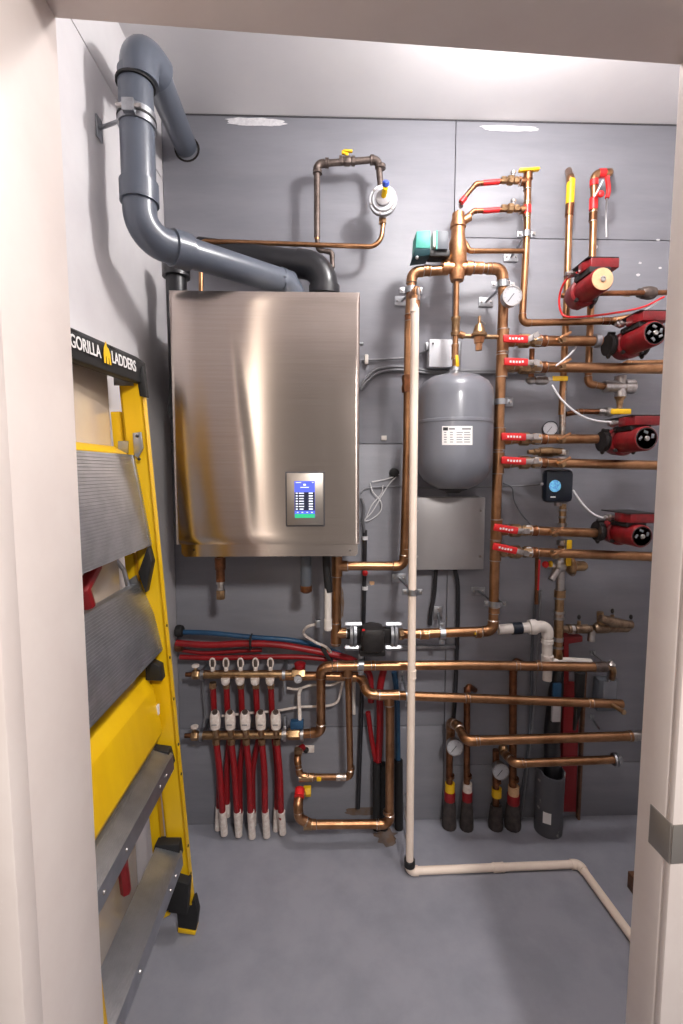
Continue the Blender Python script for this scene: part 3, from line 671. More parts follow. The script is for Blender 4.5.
rows = [  # y pipe, x end, handle, pump?
    (341, 502.5, 601, (503, 338.5, 528, 339.5), 'topmost copper branch with a red handled valve', True),
    (367, 501.5, 672, (504, 361.5, 528, 362.5), 'second copper branch from the top with a red handled valve', False),
    (439, 499, 597, (501, 436.5, 526, 437), 'third copper branch from the top with a red handled valve', True),
    (462.5, 498, 664, (501, 460, 526, 461.5), 'fourth copper branch with a red handled valve above the navy controller', False),
    (530.5, 496, 596, (493.5, 527, 518, 531), 'fifth copper branch, with red handled valve, just below the navy controller', True),
    (552, 495, 660, (492.5, 546, 517, 551), 'lowest copper branch with a red handled valve running under the lowest red pump', False)]
slopes = (0, 2, 0, 3, 2.5, 5)
for (y, xa_, xb_, hd, lab, pump), sl in zip(rows, slopes):
    t = thing('copper_branch_pipe', lab, 'copper pipe')
    vx = 529 if y < 500 else 520
    r = pipe(t, [(vx+8, y, dm), (xb_, y+sl, dm)], 9.8 if y < 400 else 9.2)
    MB().cyl(P(xa_+6, y, dm), P(vx-4, y, dm), r).build('pipe', 'copper', t)
    ball_valve(t, vx, y, dm, r*.95, hd[0], hd[2], hd[1], hd[3])
    drain(t, 557 if y < 500 else 550, y, dm, r)
    coupling(t, (vx+14, y+sl*.1, dm), 'x', .02, r, 'copper_dark')
t = None
def pump(label, fx, fy, cx, cy, d, face='black', rpx=9.0, big=1.0, xr=None, left=True):
    """circulator: volute across the pipe, motor axis square to the wall toward the camera"""
    t = thing('circulator_pump', label, 'pump', 'red circulator pumps')
    fc = P(cx, cy, .30); c = V(fc.x, -d, fc.z); R = W(rpx*2, fc)*1.12
    x_l = P(fx, fy, d).x; x_r = c.x+(c.x-x_l)
    v = MB(); v.lathe(V(x_l+.01, -d, c.z), V(1, 0, 0), [(0, .024), (.02, .022), ((c.x-x_l)*.6, .034), ((c.x-x_l)-.01, .05), ((c.x-x_l)*1.3, .036), (2*(c.x-x_l)-.035, .022), (2*(c.x-x_l)-.02, .024)], 20)
    v.lathe(V(c.x, -d+.03, c.z), V(0, -1, 0), [(0, R*.8), (.01, R*1.15), (.05, R*1.25), (.06, R*1.25), (.065, R*1.1)], 28)
    vo = v.build('volute', 'red_cast', t)
    for k in range(4):
        a_ = math.pi/4+k*math.pi/2; MB().hexa(V(c.x+math.cos(a_)*R*1.14, -d-.032, c.z+math.sin(a_)*R*1.14), V(0, -1, 0), .012, .007).build('bolt', 'black_cast', vo)
    MB().lathe(V(c.x, -d-.03, c.z), V(0, -1, 0), [(0, R*1.0), (.01, R*1.02), (.3-d-.035, R*.98), (.3-d-.03, R*.9)], 32).build('motor', 'red_cast', t)
    for s, xx in ((-1, x_l), (1, x_r)):
        if s == -1 and not left: continue
        f = MB(); f.lathe(V(xx, -d, c.z), V(-s, 0, 0), [(-.008, .026), (-.008, .036), (0, .037), (.003, .035), (.005, .037), (.012, .036), (.012, .026), (.022, .024)], 24)
        f.ball(V(xx, -d, c.z+.037), (.007, .010, .010), 6); f.ball(V(xx, -d, c.z-.037), (.007, .010, .010), 6)
        fo = f.build('flange', 'black_cast', t)
        MB().hexa(V(xx-.01, -d-.01, c.z+.038), V(1, 0, 0), .024, .006).build('bolt', 'black_cast', fo)
    fcn = V(c.x, -.300, c.z)
    if face == 'tan':
        fo = MB().lathe(fcn, V(0, -1, 0), [(0, R*.9), (.002, R*.88)], 32).build('face_plate', 'tan', t)
        MB().lathe(fcn+V(0, -.002, 0), V(0, -1, 0), [(0, R*.24), (.004, R*.22), (.004, R*.12), (.002, R*.1)], 20).build('screw_cap', 'nickel', fo)
    else:
        fo = MB().lathe(fcn, V(0, -1, 0), [(0, R*.86), (.001, R*.8), (-.003, R*.74), (-.003, R*.1)], 32).build('face_plate', 'black_cast', t)
        MB().lathe(fcn+V(0, .003, 0), V(0, -1, 0), [(0, R*.2), (.008, R*.2), (.01, R*.14)], 16).build('screw_cap', 'nickel', fo)
        q = MB()
        for k in range(3 if cy > 400 else 5):
            a_ = k*1.35+.4; q.box(fcn+V(math.cos(a_)*R*.5, -.0015, math.sin(a_)*R*.5), (R*.34, .003, R*.2), ex=V(math.cos(a_+1), 0, math.sin(a_+1)), bev=.0008)
        q.build('face_print', 'cable_g', fo)
    # terminal box on top, slab with sloping skirt
    zb_ = c.z+R*1.0
    q = MB(); q.prism([V(c.x-.042, -.12-d+.06, zb_+.004), V(c.x+.062, -d-.06, zb_+.004), V(c.x+.062, -.285, zb_+.004), V(c.x-.03, -.285, zb_+.004), V(c.x-.042, -.25, zb_+.004)], V(0, 0, .03), bev=.003)
    bo_ = q.build('terminal_box', 'red_cast', t)
    MB().box(V(c.x+.01, -.205, zb_+.036), (.102, .155, .004), bev=.001).build('lid', 'black_cast', bo_)
    MB().box(V(c.x-.0, -d-.07, zb_-.002), (.07, .1, .02), bev=.003).build('neck', 'black_cast', t)
    MB().lathe(V(c.x-.04, -.2, zb_+.016), V(-1, 0, 0), [(0, .009), (.01, .009), (.01, .012), (.02, .012), (.022, .008), (.03, .008)], 10).build('cable_gland', 'nickel', t)
    return t
pump('red pump with a tan round face, topmost and furthest left', 568, 294, 602.5, 279, .165, 'tan', 10.8, left=False)
pump('red pump with black and silver face just below the tan faced pump', 609, 341, 655, 333, dm, 'black', 11.3)
pump('red pump with a round black face half way down beside the doorway', 603, 438, 646.5, 438.5, dm, 'black', 11.3)
pump('lowest red pump, level with the fifth copper branch', 598, 530, 642, 536.5, dm, 'black', 10.4)
t = thing('copper_branch_pipe', 'thin copper pipe just above the second branch beside the doorway', 'copper pipe')
pipe(t, [(622, 371, .06), (624, 363, .07), (672, 362, .07)], 5, 'copper')
for lab, px, py in (('silver union ring before the second red pump', 597, 341), ):
    t = thing('union_coupling', lab, 'pipe fitting'); r = W(13, P(px, py, dm)); MB().lathe(P(px, py, dm)-V(.012, 0, 0), V(1, 0, 0), [(0, r*.8), (.002, r), (.02, r), (.022, r*.8)], 20).build('ring', 'zinc', t)
# pipes through the tan pump and behind
t = thing('copper_branch_pipe', 'dull slim pipe running right from the tan faced pump to a dark check valve', 'copper pipe')
r = pipe(t, [(592, 293.5, .15), (667, 292.5, .12)], 5, 'copper_dark')
o = MB().lathe(P(641, 293, .12), V(1, 0, 0), [(-.012, r), (-.01, r*1.7), (0, r*1.8), (.004, r*2.2), (.03, r*2.6), (.048, r*2.2), (.054, r*1.4), (.062, r)], 20).build('check_valve', 'iron', t)
coupling(t, (627, 293.5, .12), 'x', .02, r, 'brass')
t = thing('copper_branch_pipe', 'short copper stub entering the tan faced pump from the left riser', 'copper pipe')
pipe(t, [(562, 295.5, .085), (576, 296.5, .12)], 5, 'copper_dark')

db = .08
t = thing('copper_riser', 'tall copper pipe with a wide yellow band near its top', 'copper pipe')
r = pipe(t, [(568.5, 171, .0), (570.5, 178, db), (570, 190, db), (566, 320, db), (561.5, 415, db)], 6.6, bend=1.2)
MB().cyl(P(571, 180, db), P(569.8, 204, db), r*1.22).build('yellow_band', 'yellow_handle', t)
MB().cyl(P(569.7, 204, db), P(569, 216, db), r*1.2).build('coupling', 'copper_dark', t)
MB().box(P(571, 192, db)+V(0, -r*1.25, 0), (.001, .001, .03)).build('band_edge', 'print_b', t)
t = thing('copper_riser', 'tall copper pipe with red bands turning into the wall', 'copper pipe')
r = pipe(t, [(610, 172, -.01), (609, 173, db), (594, 174, db), (594, 200, db), (591, 300, db), (588, 384, db), (604, 386.5, db)], 6.8, bend=1.7)
for a_, b_ in (((594, 180), (594, 186)), ((593.8, 198), (593.3, 210))): MB().cyl(P(*a_, db), P(*b_, db), r*1.2).build('red_band', 'red_handle', t)
MB().cyl(P(598.5, 173.6, db), P(605, 173.3, db), r*1.22).build('red_band', 'red_handle', t)
coupling(t, (593, 217, db), 'z', .03, r, 'copper_dark')
t = thing('red_tag_strip', 'thin red plastic strip hanging with a clear tail from the top right elbow', 'tag')
MB().tube(smooth(pts3([(607, 176, db+.03), (608.5, 190, db+.02), (607, 198, db+.02)])), .008, 8).build('strip', 'red_handle', t)
MB().tube(smooth(pts3([(607, 198, db+.02), (606, 215, .04), (606.5, 237, .03)])), .003, 6).build('tail', 'cable_w', t)
MB().tube(smooth(pts3([(603, 180, db+.03), (598, 190, db+.03), (594, 197, db+.03)])), .003, 6).build('loop', 'cable_w', t)
MB().ball(P(601, 194, db+.03), (.012, .008, .012), 6).build('tie', 'red_handle', t)
# yellow valve manifold, grey tee
t = thing('mixing_tee', 'dull nickel tee with a yellow lever between the second and third red pumps', 'valve')
MB().lathe(P(604, 386.5, db), V(1, 0, 0), [(0, .02), (.01, .022), (.07, .022), (.075, .026), (.11, .026), (.115, .02)], 20).build('body', 'nickel', t)
MB().cyl(P(620.5, 376, db), P(620.5, 397, db), .02).build('cross', 'nickel', t)
MB().lathe(P(620, 397, db), V(0, 0, -1), [(0, .02), (.006, .017), (.014, .012), (.02, .012), (.03, .01), (.042, .01)], 12).build('spout', 'brass', t)
pipe(t, [(566, 414, db), (580, 411.5, db), (620, 412, db)], 5.2, 'copper_dark')
vo = MB().lathe(P(606, 412, db), V(1, 0, 0), [(-.03, .008), (-.03, .014), (-.01, .014), (-.005, .01), (0, .017), (.02, .017), (.024, .01), (.05, .01)], 8).build('ball_valve', 'nickel', t)
MB().box(P(621, 411.5, db+.04), (.075, .008, .02), bev=.004).build('handle', 'yellow_handle', vo)
MB().box(P(611, 412, db+.035), (.02, .006, .018), bev=.002).build('handle_plate', 'nickel', vo)
# bypass tee with yellow handle between rows 1 and 2
t = thing('bypass_pipe', 'small copper drop with a yellow lever under the second branch valve', 'copper pipe')
pipe(t, [(532, 349, .11), (531, 380, .11), (545, 380.5, .11)], 5, 'copper_dark')
vo = MB().lathe(P(540, 380.5, .11), V(1, 0, 0), [(-.05, .008), (-.04, .015), (-.025, .014), (-.02, .01), (-.01, .016), (.02, .016), (.03, .01)], 8).build('ball_valve', 'nickel', t)
MB().box(P(560, 378.5, .14), (.058, .008, .018), bev=.004).build('handle', 'yellow_handle', vo)
MB().box(P(551, 379, .14), (.02, .005, .014), bev=.002).build('handle_plate', 'nickel', vo)
# gauge and fittings around 560,430
gauge('small white dialled gauge with dark rim behind the third copper branch', 550.5, 428.5, .10, 15, (556, 440, .08), rim='navy', ax=V(-.25, -1, 0))
t = thing('brass_manifold', 'vertical column of brass and nickel fittings behind the branch pipes', 'pipe fittings')
d7 = .08
def zz(px, y): return P(px, y, d7)
MB().tube([zz(563.5, 372), zz(562, 436)], .0115, 14).build('pipe', 'solder', t)
for y, rr, m_ in ((437, .017, 'nickel'), (450, .02, 'nickel'), (457, .016, 'nickel')): MB().hexa(zz(563, y), V(0, 0, -1), .02, rr).build('coupling', m_, t)
MB().lathe(zz(528, 452), V(1, 0, 0), [(0, .008), (.02, .01), (.022, .013), (.04, .013), (.042, .017), (.09, .019), (.092, .015), (.13, .015)], 12).build('side_valve', 'brass', t)
for y0, y1, rr, m_ in ((504, 524, .0125, 'brass'), (509, 511, .016, 'nickel'), (516, 518, .016, 'nickel'), (523, 526, .018, 'nickel'), (540, 545, .017, 'nickel'), (546, 552, .013, 'brass'), (556, 592, .016, 'nickel'), (590, 597, .021, 'brass'), (595, 599, .018, 'nickel'),
                      (598, 611, .0165, 'brass'), (611, 613, .02, 'nickel'), (612, 618, .017, 'solder'), (617, 619, .02, 'nickel'), (619, 637, .017, 'brass'), (637, 641, .019, 'nickel'), (641, 652, .016, 'brass'), (646, 648, .02, 'nickel'), (652, 658, .019, 'brass')):
    f = lambda y: P(563-(y-500)*.035, y, d7)
    MB().cyl(f(y0), f(y1), rr, n=18).build('coupling', m_, t)
MB().ball(P(560, 566, d7), (.026, .024, .026), 10).build('tee_body', 'nickel', t)
MB().cyl(P(546, 566, d7), P(562, 566, d7), .012).build('port', 'nickel', t)
MB().ball(P(545.5, 564.5, d7+.02), .013, 8).build('red_knob', 'red_handle', t)
MB().cyl(P(549.5, 564, d7+.02), P(551.5, 564, d7+.02), .012).build('yellow_collar', 'yellow_handle', t)
MB().tube([P(557, 570, d7+.01), P(551, 580, d7+.02)], [.016, .012], 12).build('strainer_leg', 'nickel', t)
t = thing('pressure_reducer', 'brass bell reducing valve with a yellow lever behind the lowest branch', 'valve')
MB().lathe(P(566, 566, .07), V(1, 0, 0), [(0, .014), (.01, .03), (.016, .034), (.024, .034), (.03, .026), (.034, .02), (.07, .019), (.08, .012)], 24).build('bell', 'brass', t)
MB().box(P(569, 553, .1), (.02, .008, .1), bev=.004).build('handle', 'yellow_handle', t)
MB().torus(P(571, 566, .085), V(1, 0, .1), .038, .0016).build('seal_wire', 'copper', t)
# leak controller
t = thing('water_controller', 'navy rounded controller with a glowing round display clipped to the fittings', 'controller')
a = P(556, 471, .12); b = P(557, 502, .12)
o = MB(); o.box(P(557, 486, .115), (.106, .05, .122), ex=V(1, 0, .0), bev=.018); bo = o.build('case', 'navy', t)
MB().lathe(P(555, 486, .1405), V(0, -1, 0), [(0, .022), (.002, .021)], 28).build('display', 'screen_aqua', bo)
MB().box(P(553, 497, .1405), (.018, .002, .004)).build('logo_mark', 'print_w', bo)
MB().cyl(P(558, 500, .09), P(558, 505, .085), .014).build('neck', 'nickel', t)
MB().cyl(P(545, 484, .115), P(541, 484, .115), .005).build('cable_socket', 'cable_w', t)

# ================================================================== CABLES
G = 'wires clipped along the wall'
cable('cable', 'pale wire curving from the second branch under the yellow lever to the middle pump', [(552, 385, .15), (562, 400, .17), (580, 415, .19), (598, 421, .2), (617, 422, .2), (622, 421, .2)], .0035, 'cable_w', group=G)
cable('cable', 'pale wire from the navy controller drooping right to the lowest pump', [(573, 490, .13), (582, 503, .15), (592, 513, .17), (604, 518, .19), (622, 519, .2)], .0035, 'cable_w', group=G)
cable('cable', 'red wire looping left from the tan faced pump', [(578, 272, .2), (566, 280, .19), (559.5, 296, .16), (561, 312, .15), (570, 317, .16), (600, 315, .17), (640, 308, .17), (664, 297, .17)], .0035, 'red_handle', group=G)
cable('cable', 'pale wire beside the red wire below the dark check valve', [(641, 312, .15), (652, 306, .16), (662, 298, .16)], .0025, 'cable_w', group=G)
cable('cable', 'short pale wire rising between the first and second branches', [(556, 366, .2), (566, 358, .18), (574, 350, .14), (578, 342, .09)], .0035, 'cable_w', group=G)
cable('cable', 'grey wire running left from the navy controller along the wall', [(545, 484, .1), (520, 486, .02), (470, 487, .012), (425, 488, .012), (400, 486.5, .012), (368, 488, .014), (361, 493, .02)], .003, 'cable_g', group=G)
cable('cable', 'thin dark wire dropping from the controller wire to the fifth branch', [(503, 483, .02), (512, 488, .02), (514, 500, .02), (520, 512, .03), (530, 524, .08)], .0022, 'slate', group=G)
cable('cable', 'straight grey wire crossing the wall from the boiler to the white box', [(361, 360, .012), (380, 359.5, .01), (404, 358, .012), (418, 354, .012), (427, 351, .03)], .004, 'cable_g', group=G)
for lab, off in (('upper armoured cable arching from the boiler behind the grey tank', 0), ('lower armoured cable arching beside its twin behind the grey tank', 4)):
    cable('armoured_cable', lab, [(361, 386+off, .02), (366, 379+off, .02), (376, 370+off, .016), (392, 367+off*.8, .014), (408, 367.5+off*.8, .014), (430, 371+off*.6, .014), (470, 371+off*.5, .014), (515, 371+off*.5, .014), (545, 372+off*.4, .014)], .0055, 'conduit', group='armoured cables')
MBc = MB(); MBc.box(P(366.5, 359.5, .012), (.014, .012, .036), bev=.003); tag(MBc.build('cable_clip', 'white_pl'), 'white cable clip on the wire near the boiler top right corner', 'cable clip')
MBc = MB(); MBc.box(P(384, 438, .006), (.02, .01, .018), bev=.002); tag(MBc.build('wall_plug', 'white_pl'), 'small pale plug on the wall between boiler and copper pipe', 'wall plug')
MBc = MB(); MBc.lathe(P(394, 473, .001), V(0, -1, 0), [(0, .02), (.02, .018), (.024, .01)], 12); tag(MBc.build('wall_hook', 'rubber'), 'small black knob on the wall where wires are tied', 'hook')
for lab, L_ in (('white wire swooping from the black wall knob down to the boiler side', [(399, 474, .02), (390, 483, .02), (382, 495, .02), (372, 512, .02), (361, 523, .02)]),
                ('white wire hanging in a loose loop left of the copper pipe', [(370, 483, .015), (373, 492, .02), (381, 502, .02), (380, 512, .02), (370, 520, .02), (361, 521, .02)]),
                ('thin white wire crossing the others below the black wall knob', [(372, 482, .02), (383, 480, .02), (396, 476, .02)]),
                ('short white wire dangling above the boiler corner plug', [(383, 485, .02), (381, 494, .02), (372, 505, .02), (366, 518, .02)])):
    cable('cable', lab, L_, .0022, 'cable_w', group=G)
cable('flexible_conduit', 'dark flexible conduit emerging beside the boiler right edge', [(361, 498, .03), (364, 508, .03), (363, 522, .03), (365, 535, .02)], .006, 'conduit', cat='conduit')
t = thing('black_conduit', 'slim black conduit dropping from the boiler side down behind the pumps', 'conduit')
MB().tube(pts3([(365, 530, .02), (364, 600, .02), (361, 725, .02), (358, 808, .02)]), .0085, 12).build('tube', 'abs', t)
for y in (538, 588): MB().band(P(365, y, .02), V(0, 0, 1), .008, .012, .014).build('clip', 'cable_w', t)
MB().ball(P(365, 573, .025), .012, 8).build('red_marker', 'red_handle', t)
for lab, L_ in (('slim black conduit leaving the steel box to the left', [(436, 570, .03), (434, 595, .02), (431, 612, .02), (430, 625, .02)]),
                ('slim black conduit running down from the steel box to the floor', [(455, 570, .03), (458, 590, .02), (457, 650, .02), (455, 700, .02), (452, 735, .02)])):
    cable('black_conduit', lab, L_, .0085, 'abs', cat='conduit', group='black conduits under the steel box')
for lab, L_, m_ in (('grey conduit running down the wall behind the brass fittings to the floor', [(541, 590, .02), (538, 640, .02), (533, 720, .02), (524, 800, .02), (522, 818, .02)], 'cable_g'),
                   ('dark conduit beside the grey one running down to the floor', [(536, 590, .015), (532, 650, .015), (529, 740, .015), (518, 815, .015)], 'slate')):
    cable('wall_conduit', lab, L_, .0055, m_, cat='conduit')
# probe tube with red
t = thing('drain_tube', 'slim copper tube with a red strip hanging behind the lowest branch', 'tube')
MB().tube(pts3([(537, 556, .06), (536.5, 604, .05)]), .0075, 10).build('tube', 'copper_dark', t)
MB().tube(pts3([(539.5, 560, .075), (538, 590, .065)]), .004, 8).build('red_strip', 'red_handle', t)

# ================================================================== WHITE DRAIN AND BACKFLOW
t = thing('white_drain_pipe', 'white plastic drain with a navy coupling and union turning down below the header', 'drain pipe')
r = W(10, P(520, 629, .11))
pipe(t, [(498, 629.5, .11), (547.5, 626, .11), (547, 664, .11)], 10, 'white_pl', soldered=False, bend=1.3, fit=1.15)
pipe(t, [(547.5, 668, .11), (547, 680, .11)], 9, 'white_pl', soldered=False)
MB().cyl(P(512, 628.5, .11), P(521.5, 628, .11), r*1.2).build('navy_coupling', 'navy', t)
MB().lathe(P(529, 627, .11), V(1, 0, 0), [(0, r), (0, r*1.4), (.01, r*1.5), (.026, r*1.5), (.028, r*1.2), (.036, r*1.2)], 24).build('union', 'white_pl', t)
coupling(t, P(547.3, 641, .11), 'z', .014, r*1.05, 'white_pl', rings=False); coupling(t, P(547.2, 660, .11), 'z', .04, r*1.02, 'white_pl', rings=False)
t = thing('white_branch_pipe', 'white plastic arm reaching right over the black drain', 'drain pipe')
MB().tube(pts3([(549, 662, .1), (566, 660, .08), (590, 662, .05)]), [.012, .011, .014], 12).build('pipe', 'white_pl', t)
t = thing('backflow_preventer', 'cast brass backflow preventer with upright test cocks at the right', 'backflow preventer')
def bx_(px, py, d=.07): return P(px, py, d)
MB().lathe(bx_(562, 629), V(1, 0, 0), [(0, .014), (.02, .014), (.022, .018), (.034, .018), (.036, .013), (.05, .013), (.052, .017), (.1, .018), (.104, .014), (.115, .014)], 16).build('inlet_body', M['old_brass'], t)
MB().hexa(bx_(570.5, 629), V(1, 0, 0), .014, .02).build('union_nut', 'nickel', t)
MB().lathe(bx_(594, 628), V(1, 0, .0), [(0, .014), (.01, .021), (.045, .021), (.06, .018), (.13, .018), (.14, .012)], 16).build('outlet_body', M['old_brass'], t)
MB().tube([bx_(600, 618, .1), bx_(612, 622, .1), bx_(632, 625, .1)], [.014, .02, .014], 14).build('check_body', M['old_brass'], t)
MB().tube([bx_(600, 612), bx_(601, 624)], [.012, .016], 12).build('end_cap', 'brass', t)
for px, y0, y1 in ((579, 617, 626), (612.5, 611, 621), (631, 617, 628)):
    ck = MB().tube([bx_(px, y1), bx_(px, y0+4)], .007, 10).build('test_cock', 'brass', t)
    MB().ball(bx_(px, y0), (.007, .006, .010), 6).build('cap', 'black_cast', ck)
MB().tube([bx_(592, 630), bx_(591, 641)], [.012, .014], 12).build('drain_port', 'nickel', t)
t = thing('sensor_box', 'small grey plastic box hung from a brass elbow under the backflow preventer', 'sensor')
cornerbox('case', 'slate', t, 599, 680, 617, 712, .05, .045, bev=.008)
cornerbox('door', 'tank', t, 604, 682, 616, 708, .053, .01, bev=.003)
MB().tube(smooth(pts3([(612, 668, .14), (609, 674, .08), (608, 681, .05)])), .006, 8).build('hanger', 'nickel', t)
t = thing('wall_hanger', 'thin wire hanger stub on the wall left of the small grey box', 'bracket')
MB().tube(pts3([(592, 651, .004), (594, 655, .03), (603, 662, .14)]), .003, 8).build('rod', 'zinc', t)
MB().box(P(593, 653, .004), (.02, .004, .02)).build('wall_plate', 'zinc', t)
t = thing('wall_hanger', 'thin bent rod bracket on the wall between two lower pipes', 'bracket')
MB().tube(pts3([(592, 718, .004), (595, 723, .04), (600, 730, .14)]), .004, 8).build('rod', 'zinc', t)
MB().box(P(592, 717, .004), (.016, .004, .02)).build('wall_plate', 'zinc', t)

# ================================================================== LOWER HORIZONTAL PIPES
d1 = .15
t = thing('copper_supply_pipe', 'topmost of the four long lower copper pipes, looping down to a manifold', 'copper pipe')
r = pipe(t, [(292, 735, .10), (321, 732, .11), (321, 667, d1), (340, 666, d1), (460, 665, d1), (596, 667, d1)], 9.2)
rS = r
coupling(t, (600, 667, d1), 'x', .045, r, 'iron', 'end_fitting', rings=False)
MB().tube(smooth(pts3([(603, 668, d1), (611, 667, d1), (613, 671, d1), (612, 678, .12)])), [.012]*25, 12).build('end_elbow', 'brass', t)
MB().lathe(P(611, 664, d1), V(0, 0, 1), [(-.006, .014), (0, .016), (.008, .008), (.014, .006)], 10).build('bleed_screw', 'nickel', t)
tee(t, (347.5, 666, d1), 'x', V(0, 0, -1), r)
for px in (356, 373, 517, 538): coupling(t, (px, 665.5, d1), 'x', .012, r*.97)
t = thing('copper_return_pipe', 'second from top of the four long lower copper pipes', 'copper pipe')
r = pipe(t, [(280, 676, .10), (330, 676, .10), (362, 677, .10), (367, 694, d1), (400, 695.5, d1), (622, 704, d1)], 9.0, bend=1.9)
tee(t, (389, 695, d1), 'x', V(0, 0, -1), r)
for px, py in ((378, 694.8), (467, 698), (590, 702.8)): coupling(t, (px, py, d1), 'x', .014, r*.98)
MB().tube(pts3([(609, 703, d1), (622, 711, d1+.05)]), [.009, .008], 12).build('drain_spout', 'brass', t)
MB().hexa(P(622, 711, d1+.05), P(624, 712.5, d1+.06)-P(622, 711, d1+.05), .012, .01).build('spout_cap', 'brass', t)
t = thing('copper_drop_pipe', 'copper pipe dropping from the return pipe to the low floor level loop', 'copper pipe')
r = pipe(t, [(390, 699, d1), (389.5, 824, d1), (311, 824.5, d1), (299, 818, d1), (297.5, 799, d1), (303, 793, .06)], 8.6)
coupling(t, (388, 812, d1), 'z', .01, r); coupling(t, (308, 824.5, d1), 'x', .03, r, 'brass'); coupling(t, (378, 824.5, d1), 'x', .008, r)
MB().tube(pts3([(299, 797, d1-.01), (300, 789, .11)]), r*1.15, 14).build('red_band', 'red_handle', t)
MB().hexa(P(311, 791, .06), V(-1, 0, 0), .03, .02).build('yellow_fitting', 'yellow_handle', t)
t = thing('copper_drop_pipe', 'slim copper drop pipe ending in a short side loop with yellow tag', 'copper pipe')
r = pipe(t, [(348, 669, d1), (350.5, 777, d1-.02), (312, 777, d1-.03), (300, 776, .12), (297, 757, .1), (300, 751, .05)], 6.4)
coupling(t, (351, 768, d1-.02), 'z', .01, r); coupling(t, (341, 777, d1-.02), 'x', .035, r, 'solder'); coupling(t, (306, 777.5, .12), 'x', .05, r*1.1, 'brass')
MB().box(P(319, 778, d1-.02)+V(0, -.006, 0), (.018, .012, .014), bev=.003).build('yellow_tag', 'yellow_handle', t)
MB().hexa(P(297.5, 753, .1), V(0, 0, 1), .018, .014).build('flange_nut', 'brass', t)
t = thing('wall_escutcheon', 'small white wall plate with red and black gasket', 'plate')
MB().box(P(305, 749, .004), (.075, .006, .032), bev=.003).build('plate', 'sleeve', t)
MB().tube(pts3([(299, 750, .03), (303, 747, .008)]), .014, 12).build('red_gasket', 'red_pex', t)
MB().ball(P(306, 750, .01), .012, 8).build('black_plug', 'rubber', t)
t = thing('copper_supply_pipe', 'third from top of the four long lower copper pipes', 'copper pipe')
r = pipe(t, [(450, 750, .04), (451, 722, .07), (458, 726, .12), (466, 741, .2), (632, 736, .2)], 8.8, bend=1.6)
coupling(t, (477, 740.5, .2), 'x', .01, r); coupling(t, (630, 736, .2), 'x', .01, r)
MB().lathe(P(632, 736, .2), V(1, 0, 0), [(0, r*.8), (.0, r*1.05), (.012, r*1.1), (.014, r*.95), (.03, r*.95), (.032, r*1.1), (.06, r*1.1)], 14).build('union', 'nickel', t)
t = thing('copper_supply_pipe', 'lowest and shortest of the four long lower copper pipes', 'copper pipe')
r = pipe(t, [(503, 752, .10), (508, 757, .16), (515, 763.5, .2), (614, 759.5, .2)], 8.0)
coupling(t, (523, 763, .2), 'x', .01, r)
MB().ball(P(503, 749, .1), .018, 10).build('capped_elbow', 'brass', t)
MB().lathe(P(613, 759.5, .2), V(1, 0, 0), [(0, r*.9), (0, r*1.5), (.006, r*1.6), (.008, r*1.2), (.012, r*1.6), (.022, r*1.5), (.03, r)], 20).build('end_union', 'zinc', t)
clamp('upright clamp ring on the topmost lower pipe under the black pump', 361, 664.5, d1, rS, ax='x', plate=(356, 672))
clamp('upright clamp on the return pipe left of the cream pipe', 408, 696, d1, rS, ax='x', plate=(402, 676))

# risers at floor
def floor_riser(lab, px, ytop, ybase, d, wpx, tagc, mid=None, red=True, sl='wrap', toppts=None):
    t = thing('floor_riser', lab, 'copper pipe', 'copper risers coming through the floor')
    b = PZ(px, ybase, 0.0); b.y = -d; bx0 = P(px, ybase-20, d).x; b.x = bx0
    k_ = (b-CAM).dot(fw)/F; zf = lambda y: P(px, y, d).z
    ys_ = zf(ytop)
    rr = wpx/2*k_
    MB().cyl(V(b.x, b.y, .02), V(P(px, ytop, d).x, b.y, ys_), rr).build('pipe', 'copper_dark', t)
    MB().cyl(V(b.x, b.y, zf(ybase-43)), V(b.x, b.y, zf(ybase-35)), rr*1.45).build('tape_band', tagc, t)
    if red: MB().cyl(V(b.x, b.y, zf(ybase-35)), V(b.x, b.y, zf(ybase-24)), rr*1.6).build('red_tape', 'red_pex', t)
    zt2 = zf(ybase-26)
    MB().lathe(V(b.x, b.y, .001), V(0, 0, 1), [(0, rr*2.15), (.015, rr*2.25), (zt2*.6, rr*2.0), (zt2*.96, rr*1.7), (zt2, rr*1.6)], 12).build('floor_sleeve', sl, t)
    coupling(t, V(b.x, b.y, zf(ybase-50)), 'z', .012, rr*1.1, 'copper_dark', rings=False)
    return b, rr
floor_riser('leftmost of four floor risers, with yellow tape, behind a gauge', 449.5, 724, 826, .04, 6.6, 'yellow_handle')
floor_riser('floor riser with pale and red tape, taller neighbour of the leftmost gauge', 467, 688, 826, .05, 6.2, 'sleeve')
floor_riser('floor riser with yellow tape standing in a split brown sleeve', 496, 750, 831, .05, 6.6, 'yellow_handle', red=False)
floor_riser('floor riser with tan and red tape beside the split brown sleeve', 513, 664, 829, .05, 7.4, 'tan')
t = thing('copper_stub', 'small copper elbow entering the wall above the tall second riser', 'copper pipe')
pipe(t, [(467, 695, .05), (468, 686, .05), (475, 690, .0)], 5.5, 'copper_dark', soldered=False)
t = thing('copper_stub', 'copper elbow entering the wall above the rightmost riser', 'copper pipe')
pipe(t, [(514, 672, .05), (515, 661, .05), (523, 664, .0)], 6.5, 'copper_dark', soldered=False)
gauge('round white gauge on the leftmost floor riser', 455, 748, .12, 16.5, (450, 742, .05), ax=V(-.1, -1, .1))
gauge('round white gauge on the riser with the split brown sleeve', 501, 772, .12, 16.5, (498, 764, .06), ax=V(-.1, -1, .1))

